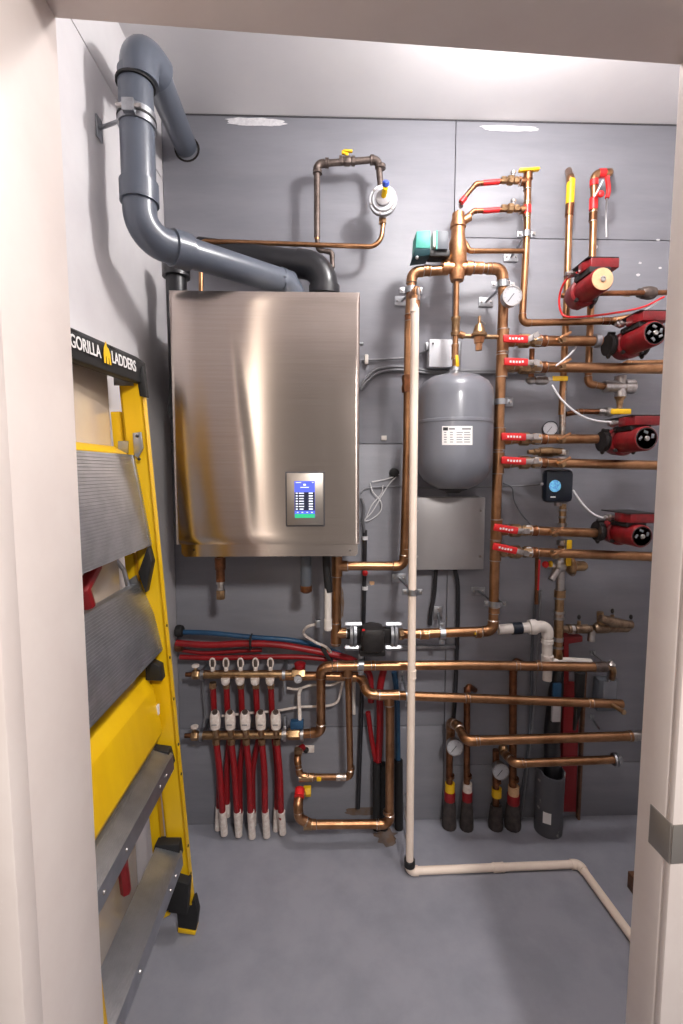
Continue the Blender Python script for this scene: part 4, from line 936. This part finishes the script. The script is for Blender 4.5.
# dark cut pipe, black drain, red channel
t = thing('pipe_bucket', 'charcoal open topped pipe section standing on the floor with torn white label', 'pipe section')
cx_, cy_ = P(548, 800, .06).x, -.068; R_ = .053; zt0 = P(548, 774, .1).z
q = MB(); n = 28; out_b = []; out_t = []; in_t = []; in_b = []
for i in range(n):
    a_ = 2*math.pi*i/n; x = math.cos(a_); y = math.sin(a_)
    zt1 = zt0+.006*(-x) - (.012 if y < -.5 else -.01)*abs(y)
    out_b.append(q.bm.verts.new((cx_+x*R_, cy_+y*R_, .001))); out_t.append(q.bm.verts.new((cx_+x*R_*1.06, cy_+y*R_*1.06, zt1)))
    in_t.append(q.bm.verts.new((cx_+x*R_*.95, cy_+y*R_*.95, zt1))); in_b.append(q.bm.verts.new((cx_+x*R_*.9, cy_+y*R_*.9, .004)))
for i in range(n):
    j = (i+1) % n
    q.bm.faces.new((out_b[i], out_b[j], out_t[j], out_t[i])); q.bm.faces.new((out_t[i], out_t[j], in_t[j], in_t[i])); q.bm.faces.new((in_t[i], in_t[j], in_b[j], in_b[i]))
q.bm.faces.new(out_b[::-1]); q.bm.faces.new(in_b)
q.build('shell', 'charcoal', t)
MB().box(V(cx_-.028, cy_-R_*.86, .085), (.03, .003, .045), ex=V(1, -.55, 0), ey=V(.55, 1, 0)).build('torn_label', 'print_w', t)
t = thing('black_drain_pipe', 'black plastic drain pipe descending into the charcoal pipe section', 'drain pipe')
MB().tube([P(559, 668, .04), P(556, 690, .05), P(552, 730, .05), V(cx_+.01, cy_, .21), V(cx_, cy_, .05)], [.018, .028, .031, .031, .03], 20).build('pipe', 'abs', t)
lb = cornerbox('sticker', 'blue_pex', t, 553.5, 684, 561, 701, .09, .012, bev=.001)
cornerbox('sticker', 'cable_w', t, 553, 701, 560.5, 722, .09, .012, bev=.001)
t = thing('black_strap', 'narrow black strap slanting down beside the red channel', 'strap')
MB().tube(pts3([(580, 672, .09), (579, 700, .09), (574, 730, .09)]), [.02, .017, .006], 10).build('strap', 'rubber', t)
t = thing('red_channel', 'tall red painted steel channel standing against the back wall', 'steel channel')
a = P(572, 680, .02)
q = MB(); q.prism([P(564, 684, .03), P(580, 684, .03), P(576, 812, .03), P(562, 812, .03)], V(0, .026, 0), bev=.002); q.build('web', 'red_steel', t)
q = MB(); q.prism([P(564, 630, .045), P(569, 630, .045), P(569, 684, .045), P(564, 684, .045)], V(0, .03, 0), bev=.002); q.build('upper_arm', 'red_steel', t)
q = MB(); q.prism([P(564, 637, .05), P(583, 636, .05), P(583, 642, .05), P(564, 645, .05)], V(0, .03, 0), bev=.004); q.build('lever', 'red_steel', t)
q = MB(); q.box(P(581.5, 740, .012), (.010, .02, P(583, 655, .02).z-.02), bev=.001); 
bb = q; tag(bb.build('timber_strip', 'wood'), 'thin brown timber strip standing right of the red channel', 'timber')

# ================================================================== BLACK PUMP
t = thing('circulator_pump', 'black circulator pump between two bolted steel flanges under the boiler', 'pump')
c = P(372, 636, .18); k = (c-CAM).dot(fw)/F
MB().lathe(V(c.x, -dm+.03, c.z), V(0, -1, 0), [(0, 8*k), (.02, 11*k), (.06, 12*k), (.1, 12*k), (.11, 11*k), (.115, 9*k)], 28).build('motor', 'black_cast', t)
MB().box(c+V(0, -.02, .002), (23*k, .09, 25*k), bev=.02).build('housing', 'black_cast', t)
MB().box(c+V(0, -.0, -15*k), (26*k, .06, 7*k), bev=.008).build('base', 'black_cast', t)
MB().cyl(P(346, 634, dm), P(397, 634, dm), 5*k).build('volute', 'black_cast', t)
for px, side in ((353, -1), (393, 1)):
    f = P(px, 634, dm)
    fo = MB().lathe(f-V(.012, 0, 0), V(1, 0, 0), [(0, 6*k), (0, 13*k), (.01, 13.5*k), (.012, 12*k), (.014, 13.5*k), (.024, 13*k), (.024, 6*k)], 24).build('flange', 'zinc', t)
    for s in (-1, 1):
        MB().hexa(f+V(-.03, -.02, s*12*k), V(1, 0, 0), .06, .011).build('bolt', 'zinc', fo)
    MB().box(f+V(-side*.025, -.01, 0), (.03, .03, 16*k), bev=.004).build('flange_neck', 'black_cast', fo)
MB().box(f*0+P(363.5, 630, .265), (.01, .003, .006)).build('red_mark', 'red_handle', t)
MB().hexa(P(341, 633, dm), V(1, 0, 0), .02, 5.5*k).build('union_nut', 'brass', t)
MB().hexa(P(399, 634, dm), V(1, 0, 0), .016, 6*k).build('union_nut', 'brass', t)

# ================================================================== MANIFOLDS
def manifold(lab, y0, y1, x0_, x1_, w):
    t = thing('brass_manifold', lab, 'manifold', 'brass heating manifolds')
    a, b = P(x0_, y0, .1), P(x1_, y1, .1); r = W(w, a); ax = (b-a).normalized()
    MB().cyl(a, b, r).build('barrel', 'brass', t)
    MB().cyl(a-ax*.05, a+ax*.01, r*.55).build('end_stub', 'copper_dark', t)
    ev = a-ax*.012
    MB().hexa(ev-ax*.012, ax, .024, r*1.15).build('end_cap', 'brass', t)
    MB().cyl(ev, ev+V(0, 0, r*2.2), r*.45).build('air_vent', 'brass', t)
    MB().lathe(ev+V(0, 0, r*2), V(0, 0, 1), [(0, r*.9), (.006, r*.9), (.008, r*.5)], 12).build('vent_cap', 'sleeve', t)
    for f in (.0, 1.0):
        p = a+(b-a)*(.035 if f == 0 else .84)
        MB().band(p, ax, r, r*1.35, .012).build('ring', 'zinc', t)
        MB().box(V(p.x, -.055, p.z), (.012, .1, .03), bev=.002).build('bracket', 'zinc', t)
    return t, a, b, r, ax
t1, a1, b1, rm, ax1 = manifold('upper brass manifold with five white flow meter rings on top', 674.5, 674, 199, 300, 8.2)
t2, a2, b2, _, ax2 = manifold('lower brass manifold with five white actuator caps on top', 735.5, 734, 198, 300, 8.4)
# upper end valve and gauge
MB().hexa(P(292, 674, .1), V(1, 0, 0), .05, rm*1.5).build('valve_body', 'brass', t1)
MB().lathe(P(300, 671, .1), V(0, 0, 1), [(0, .008), (.012, .008), (.012, .02), (.03, .022), (.034, .016)], 12).build('red_knob', 'red_pex', t1)
gauge('tiny white gauge hanging on the right end of the upper manifold', 298, 679.5, .14, 8.5, (298, 676, .1), back=.012)
MB().hexa(P(288, 734, .1), V(1, 0, 0), .045, rm*1.4).build('valve_body', 'brass', t2)
for px in (285, 302): MB().band(P(px, 734, .1), V(1, 0, 0), rm, rm*1.7, .012).build('ring', 'nickel', t2)
MB().box(P(297, 724, .11), (.05, .03, .03), bev=.004).build('blue_knob', 'blue_pex', t2)
for y, tt in ((686, t1), (725, t2)):
    MB().box(P(284.5, y, .09), (.012, .012, .075), bev=.002).build('bracket_arm', 'zinc', tt)
xs1 = (213, 226.5, 241, 256, 271); xs2 = (215.5, 230.5, 245.5, 261, 276)
names = ('first', 'second', 'third', 'fourth', 'fifth')
for i, (xu, xl) in enumerate(zip(xs1, xs2)):
    t = thing('flow_meter', '%s white flow meter from the left on the upper manifold' % names[i], 'flow meter', 'flow meters on the upper manifold')
    c = P(xu-.5, 663, .1); k = (c-CAM).dot(fw)/F
    q = MB(); n = 20; rg = []
    for j in range(n):
        a_ = 2*math.pi*j/n; u = V(math.cos(a_)*2.6*k, 0, math.sin(a_)*4.8*k); rg.append(c+u)
    q.tube(rg+[rg[0], rg[1]], .9*k, 8); q.build('loop', 'sleeve', t)
    MB().box(c, (3.4*k, .008, 7.6*k), bev=.002).build('window', 'iron', t)
    MB().cyl(c+V(0, 0, -5*k), V(c.x, c.y, a1.z+rm*.9), 2.1*k).build('neck', 'sleeve', t)
    if i > 0:
        cc = P(xu-1, 680, .115)
        MB().lathe(cc+V(0, 0, .008), V(0, 0, -1), [(0, 4.3*k), (.008, 4.5*k), (.02, 4*k), (.026, 2.5*k)], 18).build('valve_cap', 'sleeve', t1)
    t = thing('valve_actuator', '%s white oval actuator from the left on the lower manifold' % names[i], 'actuator', 'actuators on the lower manifold')
    b = P(xl, 729, .13); k = (b-CAM).dot(fw)/F
    MB().lathe(b, V(-.02, .02, 1), [(0, 3*k), (.004, 4.7*k), (8*k, 5.3*k), (14*k, 5.1*k), (17.5*k, 4*k), (18.5*k, 3*k)], 22).build('body', 'sleeve', t)
    MB().lathe(b+V(0, -.003, 17*k), V(0, -.5, 1), [(0, 3.1*k), (2.4*k, 2.7*k)], 16).build('window', 'iron', t)
    MB().box(b+V(0, -5.25*k, 7*k), (5*k, .0012, .8*k)).build('print_line', 'print_g', t)
    MB().cyl(V(b.x, -.115, a2.z+rm*.5), b+V(0, 0, .003), 3.2*k).build('collar', 'brass', t)
# red loops: upper to behind, lower to floor
def pex(lab, L_, wpx, sleeve=None, top=None):
    t = thing('red_heating_tube', lab, 'tube', 'red heating tubes below the manifolds')
    p = pts3(L_); r = W(wpx, p[0])
    MB().tube(smooth(p), r, 14).build('tube', 'red_pex', t)
    if sleeve:
        s = pts3(sleeve); MB().tube(s, r*1.16, 14).build('white_sleeve', 'sleeve', t)
    if top: MB().hexa(p[0]+V(0, 0, .0), V(0, 0, 1), .022, r*1.25).build('compression_nut', 'brass', t)
    return t
fl = lambda px, d: V(PD(px, 800, (V(0, -d, 1)-CAM).dot(fw)).x, -d, .0)
for i, (xu, xl) in enumerate(zip(xs1, xs2)):
    xb = (215.5, 231, 246, 257, 275.5)[i]; 
    lowx = (223.5, 238, 251.5, 266, 282)[i]; lowb = (838, 839, 841, 840, 837)[i]
    backx = (219, 227, 240, 253, 277)[i]
    pex('%s from the left of the front red tubes under the lower manifold' % names[i],
        [(xl+1, 744, .1), (xl+2+(lowx-xl)*.3, 775, .1), (lowx-1, 812, .095), (lowx, 820, .09)], 6.4,
        [(lowx-.8, 811, .095), (lowx+.8, lowb-4, .08)], True)
    yt = (811, 806, 816, 815, 812)[i]
    pex('%s from the left of the back red tubes from the upper manifold' % names[i],
        [(xu, 688, .085), (xu+1, 710, .075), (xu+3, 735, .045), (backx, 770, .04), (backx, yt, .04)], 6.0,
        [(backx, yt-4, .04), (backx-1, yt+18, .04)] if i in (0, 2, 4) else [(backx, yt-3, .04), (backx, yt+10, .04)], True)
# white wires
cable('cable', 'dirty white wire loop hanging right of the manifolds, upper strand', [(287, 688, .06), (298, 689, .06), (312, 685, .05), (330, 685, .05), (341, 681, .05)], .005, 'sleeve', group=G)
cable('cable', 'dirty white wire loop hanging right of the manifolds, lower strand', [(222, 716, .05), (250, 713, .05), (275, 711, .05), (300, 707, .05), (325, 706, .05), (337, 702, .05), (341, 690, .05), (343, 680, .05)], .005, 'sleeve', group=G)
cable('cable', 'thick white wire dropping to the blue knob of the lower manifold', [(301, 688, .07), (299, 695, .07), (299.5, 710, .08), (300, 722, .11)], .007, 'sleeve', group=G)
cable('cable', 'pale cable looping down the wall left of the manifold tubes', [(204, 668, .05), (203, 690, .04), (205, 715, .04), (203, 728, .05)], .004, 'cable_g', group=G)
cable('cable', 'white wire curling from the condensate bracket over the blue tube', [(317, 624, .19), (307, 627, .17), (304, 634, .12), (315, 642, .1), (326, 647, .09), (333, 655, .08)], .005, 'sleeve', group=G)
q = MB().tube(pts3([(354, 679, .007), (354, 714, .007)]), .007, 10); tag(q.build('white_tube', 'white_pl'), 'short upright white plastic tube on the wall behind the copper drop', 'tube')
# horizontal pex bundles
def hose(name, lab, L_, wpx, m, grp='coloured tubes crossing above the manifolds', cat='tube'):
    p = pts3(L_); q = MB().tube(smooth(p), W(wpx, p[1]), 14); return tag(q.build(name, m), lab, cat, grp)
hose('blue_water_tube', 'blue tube crossing from the left wall above the red tubes', [(179, 632, .06), (210, 633, .07), (250, 637, .07), (290, 640, .07), (315, 645, .045), (340, 654, .028), (358, 664, .02)], 5, 'blue_pex')
hose('red_water_tube', 'thick red tube just under the blue tube sweeping down behind the copper pipes', [(176, 643, .08), (210, 645, .08), (245, 643.5, .08), (280, 645, .08), (320, 652, .08), (350, 659, .07), (368, 672, .05), (371, 690, .04), (371, 702, .04)], 6.6, 'red_pex')
hose('red_water_tube', 'lower red tube running just above the upper manifold', [(180, 657, .06), (215, 658, .06), (260, 657, .06), (300, 657, .06), (330, 660, .06), (352, 666, .05)], 5, 'red_pex')
hose('red_water_tube', 'thin dull red tube between the two brighter red ones at the left', [(180, 650, .04), (205, 653, .04), (240, 651, .04), (262, 650, .04)], 4, 'red_pex')
for lab, y, m_ in (('black bushing where the blue tube leaves the left wall', 631, 'rubber'), ('dark bushing where the red tubes leave the left wall', 646, 'copper_dark')):
    p = P(181, y, .06); q = MB().lathe(p-V(.02, 0, 0), V(1, 0, 0), [(0, .02), (.01, .024), (.025, .022), (.03, .015)], 14); tag(q.build('bushing', m_), lab, 'bushing')
q = MB(); q.box(P(251, 642, .08), (.006, .05, .05), bev=.001); tag(q.build('tube_strap', 'rubber'), 'black tie strap around the blue and red tubes', 'strap')
q = MB(); q.box(P(327, 654, .075), (.014, .04, .07), ex=V(1, 0, .6), bev=.001); tag(q.build('tube_strap', 'rubber'), 'black strap where the red tubes dive beside the copper riser', 'strap')
hose('red_water_tube', 'thinner red tube hanging left beside the thick one', [(368, 712, .04), (371, 735, .04), (374, 752, .04), (376, 762, .035)], 5, 'red_pex', 'hanging tubes with black sleeves')
hose('red_water_tube', 'thick red tube dropping between the copper drops into black sleeves', [(384, 668, .06), (380, 690, .05), (380, 730, .045), (378, 765, .04)], 7, 'red_pex', 'hanging tubes with black sleeves')
hose('blue_water_tube', 'blue tube dropping into a black sleeve right of the copper drop', [(394, 672, .05), (397, 700, .045), (398, 770, .04)], 5.4, 'blue_pex', 'hanging tubes with black sleeves')
for lab, x0_, x1_, yy in (('black foam sleeve on the left red hanging tube', 377, 377, 762), ('black foam sleeve beside the copper drop to the floor loop', 384, 384, 764), ('black foam sleeve on the blue hanging tube', 398.5, 399, 760)):
    p = P(x0_, yy, .045); q = MB().tube([p, V(P(x1_, 810, .045).x, -.045, .002)], W(8.6, p), 14); tag(q.build('foam_sleeve', 'rubber'), lab, 'pipe sleeve', 'black foam sleeves')
blob('rust_stain', 404, 640, .1, .1, 'rust', wbo)
t = thing('floor_bracket', 'thin steel rod and foot behind the cream pipe at the floor', 'bracket')
MB().tube(pts3([(404, 802, .03), (407, 830, .10), (411, 860, .19)]), .004, 8).build('rod', 'zinc', t)
MB().box(P(404, 800, .006), (.018, .008, .05), bev=.001).build('wall_plate', 'zinc', t)
# threaded rod across
t = thing('strut_rail', 'thin galvanised rail on the wall right of the black pump', 'bracket')
MB().box(P(425, 647, .02), (.24, .02, .012), bev=.001).build('rail', 'zinc', t)
blob('rust_stain', 372, 583, 2.5, 2, 'tan', wbo)
# floor stain
fs = MB(); pl = []
cst = PZ(386, 836, 0)
for i in range(22):
    a_ = 2*math.pi*i/22; pl.append(V(cst.x+math.cos(a_)*.05*random.uniform(.6, 1.2), min(cst.y+math.sin(a_)*.05*random.uniform(.6, 1.2), -.002), .0004))
fo = [o for o in bpy.data.objects if o.name == 'floor'][0]
MB().prism(pl, V(0, 0, .0004)).build('rust_stain', 'rust', fo)
# wood block
q = MB(); p = PZ(633, 893, 0); q.box(V(p.x+.02, p.y+.0, .03), (.05, .05, .06), bev=.002); tag(q.build('wood_block', 'wood'), 'small brown wooden block on the floor by the right jamb', 'wood block')

# ================================================================== LADDER
t = thing('step_ladder', 'yellow fibreglass step ladder with aluminium treads leaning folded against the left wall', 'ladder')
ft = PZ(194, 936, .0)
dF = -ft.y; yF = ft.y
def C(px, py, dy=0.0): return PPL(px, py, (0, yF-dy, 0), V(0, 1, .045))         # cross-section point in the far rail's plane
LW = .5
tl_ = C(140, 372); bl_ = C(192, 905)
lean = (tl_-bl_).normalized(); nrm = V(lean.z, 0, -lean.x)    # outward (+x)
def chan(name, f0, f1, depth, y0, m='yellow', fl=.028, sgn=1):
    q = MB()
    q.prism([f0, f1, f1-nrm*depth, f0-nrm*depth], V(0, .004*sgn, 0))
    q.prism([f0, f1, f1-nrm*.005, f0-nrm*.005], V(0, fl*sgn, 0)); q.prism([f0-nrm*depth, f1-nrm*depth, f1-nrm*(depth-.005), f0-nrm*(depth-.005)], V(0, fl*sgn, 0))
    return q.build(name, m, t)
rl = chan('side_rail', bl_, tl_,   .058, yF); plabel(rl, 'yellow rail furthest from the doorway')
off = V(0, -LW+.0, 0)
chan('side_rail', bl_+off, tl_+off,   .058, yF, sgn=-1)
for f in (.06, .12, .27, .33, .42, .5, .56): MB().lathe(bl_+(tl_-bl_)*f+V(0, .014, 0)-nrm*.001, nrm, [(0, .0045), (.003, .004)], 8).build('rivet', 'black_cast', rl)
# rear rails
rb_, rt_ = bl_-nrm*.075-lean*.0, tl_-nrm*.062-lean*.1
for yy, sg in ((0, 1), (-LW, -1)):
    q = MB(); o_ = V(0, yy, 0)
    q.prism([rb_+o_, rt_+o_, rt_-nrm*.026+o_, rb_-nrm*.03+o_], V(0, .004*sg, 0)); q.prism([rb_+o_, rt_+o_, rt_-nrm*.004+o_, rb_-nrm*.004+o_], V(0, .026*sg, 0))
    q.build('rear_rail', 'yellow', t)
# feet
for o_ in (V(0, 0, 0), off):
    q = MB(); q.prism([C(184, 908), C(194.5, 900), C(198, 915), C(196, 931), C(178, 928), C(176, 908)], V(0, .03, 0), bev=.003)
    for e in q.bm.verts: e.co += o_
    fo_ = q.build('foot', 'rubber', t)
    q = MB(); q.prism([C(178, 928), C(196, 931.5), C(195, 935.5), C(177.5, 933)], V(0, .034, 0), bev=.002)
    for e in q.bm.verts:
        e.co += o_
        e.co.z = max(e.co.z, .001)
    q.build('foot_pad', 'yellow', fo_)
q = MB(); q.prism([C(158, 900), C(172, 890), C(176, 905), C(160, 917)], V(0, .03, 0), bev=.003); fo_ = q.build('foot', 'rubber', t)
q = MB(); q.prism([C(158, 917), C(170, 911), C(170, 915), C(159, 921)], V(0, .03, 0), bev=.001); q.build('foot_pad', 'yellow', fo_)
# black plastic brackets
for poly in ([(143, 570), (152, 545), (156, 560), (150, 590), (140, 562)][:4], [(150, 655), (164, 662), (166, 676), (150, 675)], [(150, 742), (172, 745), (176, 760), (157, 760)], [(159, 836), (182, 836), (184, 850), (157, 845)], [(176, 870), (192, 875), (190, 905), (172, 902)]):
    q = MB(); q.prism([C(a_, b_, -.005) for a_, b_ in poly], V(0, -.035, 0), bev=.002); q.build('corner_bracket', 'rubber', t)
# top cap
q = MB(); q.prism([C(122, 352), C(132, 354), C(141.5, 361), C(143.5, 383), C(140, 384), C(128, 382), C(122, 372)], V(0, -LW-.04, 0), bev=.004)
for e in q.bm.verts:
    e.co.y += .03; e.co.x += (e.co.y-yF+.05)*.14
cap = plabel(q.build('top_cap', 'rubber', t), 'black cap with white lettering')
q = MB(); q.prism([C(141, 366, .004), C(143, 366, .004), C(146.5, 397, .004), C(139.5, 396, .004), C(137.5, 384, .004)], V(0, .02, 0), bev=.002); q.build('cap_tab', 'rubber', cap)
# lettering plane on the front face of the cap: fit to its edge line
u0, u1 = C(141.5, 361), C(143.5, 383); vdir = (u0-u1).normalized(); nn = V(vdir.z, 0, -vdir.x)
lo0 = u1+nn*.002
def onCap(px): 
    # y where the ray at px meets the cap face at mid height
    pm = (u0+u1)/2; pm = pm+V(0, .03-.1, 0); sh = (pm.y-yF+.05)*.14; pm.x += sh; n2 = V(nn.x, -.14*nn.x, nn.z)
    r_ = ray(px, 344+ (px-70)*.39); return (CAM+r_*((pm-CAM).dot(n2)/r_.dot(n2))).y
def shx(y): return (y-yF+.05)*.14
for s_, xa_, xb_ in (('GORILLA', 68, 99.5), ('LADDERS', 110, 134.5)):
    ya, yb = onCap(xa_), onCap(xb_)
    org = V(lo0.x+shx(ya), ya, lo0.z)+vdir*.022+nn*.003
    put_text(s_, org, V(.14, 1, 0), vdir, yb-ya, .027, 'print_w', cap)
ym = onCap(105); hw = (onCap(108.5)-onCap(101.5))/2
q = MB(); zz0 = V(lo0.x+shx(ym), ym, lo0.z)+vdir*.014+nn*.0036
def LG(u, v): return zz0+V(.14*u*hw, u*hw, 0)+vdir*v*.05
q.prism([LG(-1, 0), LG(-.55, 0), LG(-.45, .3), LG(-.2, .35), LG(-.2, 0), LG(.3, 0), LG(.35, .32), LG(.55, .3), LG(.6, 0), LG(1, 0), LG(.95, .5), LG(.6, .72), LG(.1, .8), LG(.15, .95), LG(-.15, 1), LG(-.3, .85), LG(-.7, .7), LG(-.95, .4)], nn*.0006)
plabel(q.build('emblem', 'yellow_handle', cap), 'small yellow ape emblem')
for px0 in (.1, .33): 
    MB().box(V((u0).x-.012+shx(yF+.0-LW*px0*1.2-.1), yF+.0-LW*px0*1.2-.1, u0.z+.002), (.012, .09, .006), bev=.001).build('tool_slot', 'hole', cap)
MB().box(C(131, 372, .01)+V(-.02, 0, -.02), (.05, .004, .03)).build('rivet_plate', 'zinc', t)
# hinge plates
q = MB(); q.prism([C(132.5, 433, .012), C(141, 432, .012), C(143, 448, .012), C(138, 458, .012), C(134, 455, .012)], V(0, .006, 0), bev=.001); hp = q.build('hinge_plate', 'alu', t)
for a_ in ((137, 436), (139, 459)): MB().ball(C(*a_, .016), .0045, 6).build('rivet', 'black_cast', hp)
# ribbed platform panels
def ribbed(name, edge, y0, y1, thick, n, m, rib=.0018):
    """edge: world xz polyline in the far plane; ridges run along the ladder's width"""
    q = MB(); prof = []
    tot = sum((edge[i+1]-edge[i]).length for i in range(len(edge)-1))
    for i in range(len(edge)-1):
        a, b = edge[i], edge[i+1]; m_ = max(2, int(n*(b-a).length/tot)); dd_ = (b-a).normalized(); nn_ = V(-dd_.z, 0, dd_.x); nn_ = nn_ if nn_.x > 0 else -nn_
        for k in range(m_):
            prof += [a+(b-a)*((k+.0)/m_)+nn_*rib, a+(b-a)*((k+.55)/m_)+nn_*rib, a+(b-a)*((k+.6)/m_), a+(b-a)*((k+.95)/m_)]
        last = b+nn_*rib
    prof.append(last)
    back = [edge[-1]-nrm*thick, edge[0]-nrm*thick]
    poly = prof+back
    q.prism([V(p_.x, y0, p_.z) for p_ in poly], V(0, y1-y0, 0))
    return q.build(name, m, t, ang=20)
ye = yF-.018
plabel(ribbed('platform', [C(131, 455, .02), C(140, 500, .02), C(149, 546, .02)], ye, yF-LW+.02, .02, 34, 'alu'), 'upper ribbed aluminium platform')
plabel(ribbed('platform', [C(137, 584, .02), C(151, 616, .02), C(160, 652, .02)], ye, yF-LW+.02, .02, 30, 'alu'), 'lower ribbed aluminium platform')
for a_, b_ in (((131, 455), (149, 546)), ((137, 584), (160, 652))):
    pa_, pb_ = C(*a_, .018), C(*b_, .018)
    MB().prism([pa_+nrm*.004, pb_+nrm*.004, pb_-nrm*.026, pa_-nrm*.026], V(0, .006, 0), bev=.001).build('platform_edge', 'alu', t)
MB().prism([C(126, 582, .02), C(136, 575, .02), C(139, 587, .02), C(130, 592, .02)], V(0, .004, 0)).build('latch_plate', 'zinc', t)
MB().tube([C(113, 556, .04), C(124, 570, .03), C(128, 586, .03)], .006, 8).build('brace', 'zinc', t)
MB().prism([C(113, 446, .02), C(128, 454, .02), C(124, 457, .02), C(112, 457, .02)], V(0, -LW+.06, 0), bev=.002).build('cross_bar', 'yellow', t)
MB().prism([C(118, 441, .01), C(128, 441, .01), C(128, 453, .01), C(118, 453, .01)], V(0, .004, 0)).build('hinge_plate', 'zinc', t)
# yellow tool tray
q = MB(); q.prism([C(138, 676, .02), C(146, 677, .02), C(154, 688, .02), C(163, 731, .02), C(158, 741, .02), C(150, 741, .02)], V(0, -LW+.05, 0), bev=.003)
tr_ = plabel(q.build('tool_tray', 'yellow', t), 'folded yellow tool tray')
MB().box(C(158, 708, .012)+V(.004, -.012, 0), (.004, .014, .03)).build('sticker', 'print_w', tr_)
# treads
def tread(y_l, x_f, x_b, drop, lab):
    a = C(x_f, y_l, .02); b = C(x_b, y_l-6, .02)
    n = 14; prof = []
    for k in range(n):
        prof += [b+(a-b)*((k)/n)+V(0, 0, .0015), b+(a-b)*((k+.55)/n)+V(0, 0, .0015), b+(a-b)*((k+.6)/n), b+(a-b)*((k+.95)/n)]
    prof += [a, a-lean*.0+V(.002, 0, -drop), a+V(-.003, 0, -drop), a+V(-.006, 0, -.006), b+V(0, 0, -.006)]
    q = MB(); q.prism(prof, V(0, -LW+.036, 0)); o = q.build('tread', 'alu', t, ang=20); plabel(o, lab)
    for f in (.14, .24, .7, .93): MB().lathe(a+V(.001, -f*(LW-.04), -drop*.5), V(1, 0, 0), [(0, .005), (.003, .004)], 8).build('rivet', 'nickel', o)
tread(754, 173, 153, .045, 'upper aluminium tread')
tread(851, 182, 157, .045, 'lowest aluminium tread')
# things behind ladder
t = thing('leaning_panel', 'glossy off-white board leaning on the wall behind the ladder', 'board')
pb0 = V(XL+.012, yF-.06, .0); 
q = MB(); q.prism([V(XL+.04, 0, .002), V(XL+.055, 0, .002), V(XL+.022, 0, 1.72), V(XL+.008, 0, 1.72)], V(0, -.36, 0), bev=.004)
for e in q.bm.verts: e.co.y += yF-.085
q.build('board', 'plastic_wrap', t)
t = thing('red_strap', 'red plastic handle showing through the gap between the ladder platforms', 'strap')
lx = XL+.1
def BH(px, py, e=0.0): return PPL(px, py, (XL+.065+e, 0, 0), V(1, 0, 0))
MB().tube([BH(97, 566), BH(88, 580), BH(84, 590), BH(89, 606)], [.012, .015, .014, .014], 10).build('handle', 'red_steel', t)
t = thing('red_strap', 'red strap hanging on the board between the two lowest treads', 'strap')
MB().tube([PPL(121, 852, (XL+.068, 0, 0), V(1, 0, 0)), PPL(126, 892, (XL+.068, 0, 0), V(1, 0, 0))], .013, 6).build('strap', 'red_steel', t)

# ================================================================== finish: origins at each thing's base
def desc(o):
    out = []
    for c_ in o.children: out.append(c_); out += desc(c_)
    return out
bpy.context.view_layer.update()
for o in list(bpy.data.objects):
    if o.parent or o.type not in ('EMPTY', 'MESH') or o.get('kind') == 'structure': continue
    ms = ([o] if o.type == 'MESH' else [])+[c_ for c_ in desc(o) if c_.type == 'MESH']
    co = [v.co for m_ in ms for v in m_.data.vertices]
    if not co: continue
    lo = V(*(min(c_[i] for c_ in co) for i in range(3))); hi = V(*(max(c_[i] for c_ in co) for i in range(3)))
    base = V((lo.x+hi.x)/2, (lo.y+hi.y)/2, lo.z)
    for m_ in {m.data for m in ms}: m_.transform(Matrix.Translation(-base))
    o.location = base

# ================================================================== LIGHT
def light(name, kind, loc, power, col, **kw):
    l = bpy.data.lights.new(name, kind); l.energy = power; l.color = col
    for k_, v_ in kw.items(): setattr(l, k_, v_)
    o = bpy.data.objects.new(name, l); COL.objects.link(o); o.location = loc; return o
light('ceiling_bulb', 'POINT', (.55, -.68, 2.6), 33, (1, .97, .95), shadow_soft_size=.06)
hl = light('boiler_streak_light', 'AREA', (-.43, -2.5, 1.82), 3.6, (1, .88, .76), shape='DISK', size=.09)  # unseen light behind the camera, added for the streak on the boiler front
h2 = light('jamb_fill_light', 'AREA', (.52, -2.5, 2.4), 42, (1, .96, .93), shape='DISK', size=.25)  # second unseen light, added to brighten the door jambs
h2.rotation_euler = (math.radians(35), 0, 0)
hl.rotation_euler = (math.radians(82), 0, math.radians(-5))
w = bpy.data.worlds.new('hall_ambient'); S.world = w; w.use_nodes = True
w.node_tree.nodes['Background'].inputs[0].default_value = (.62, .56, .52, 1); w.node_tree.nodes['Background'].inputs[1].default_value = .42
S.view_settings.view_transform = 'Standard'; S.view_settings.look = 'None'; S.view_settings.gamma = 1; S.view_settings.exposure = 0; S.view_settings.use_curve_mapping = False
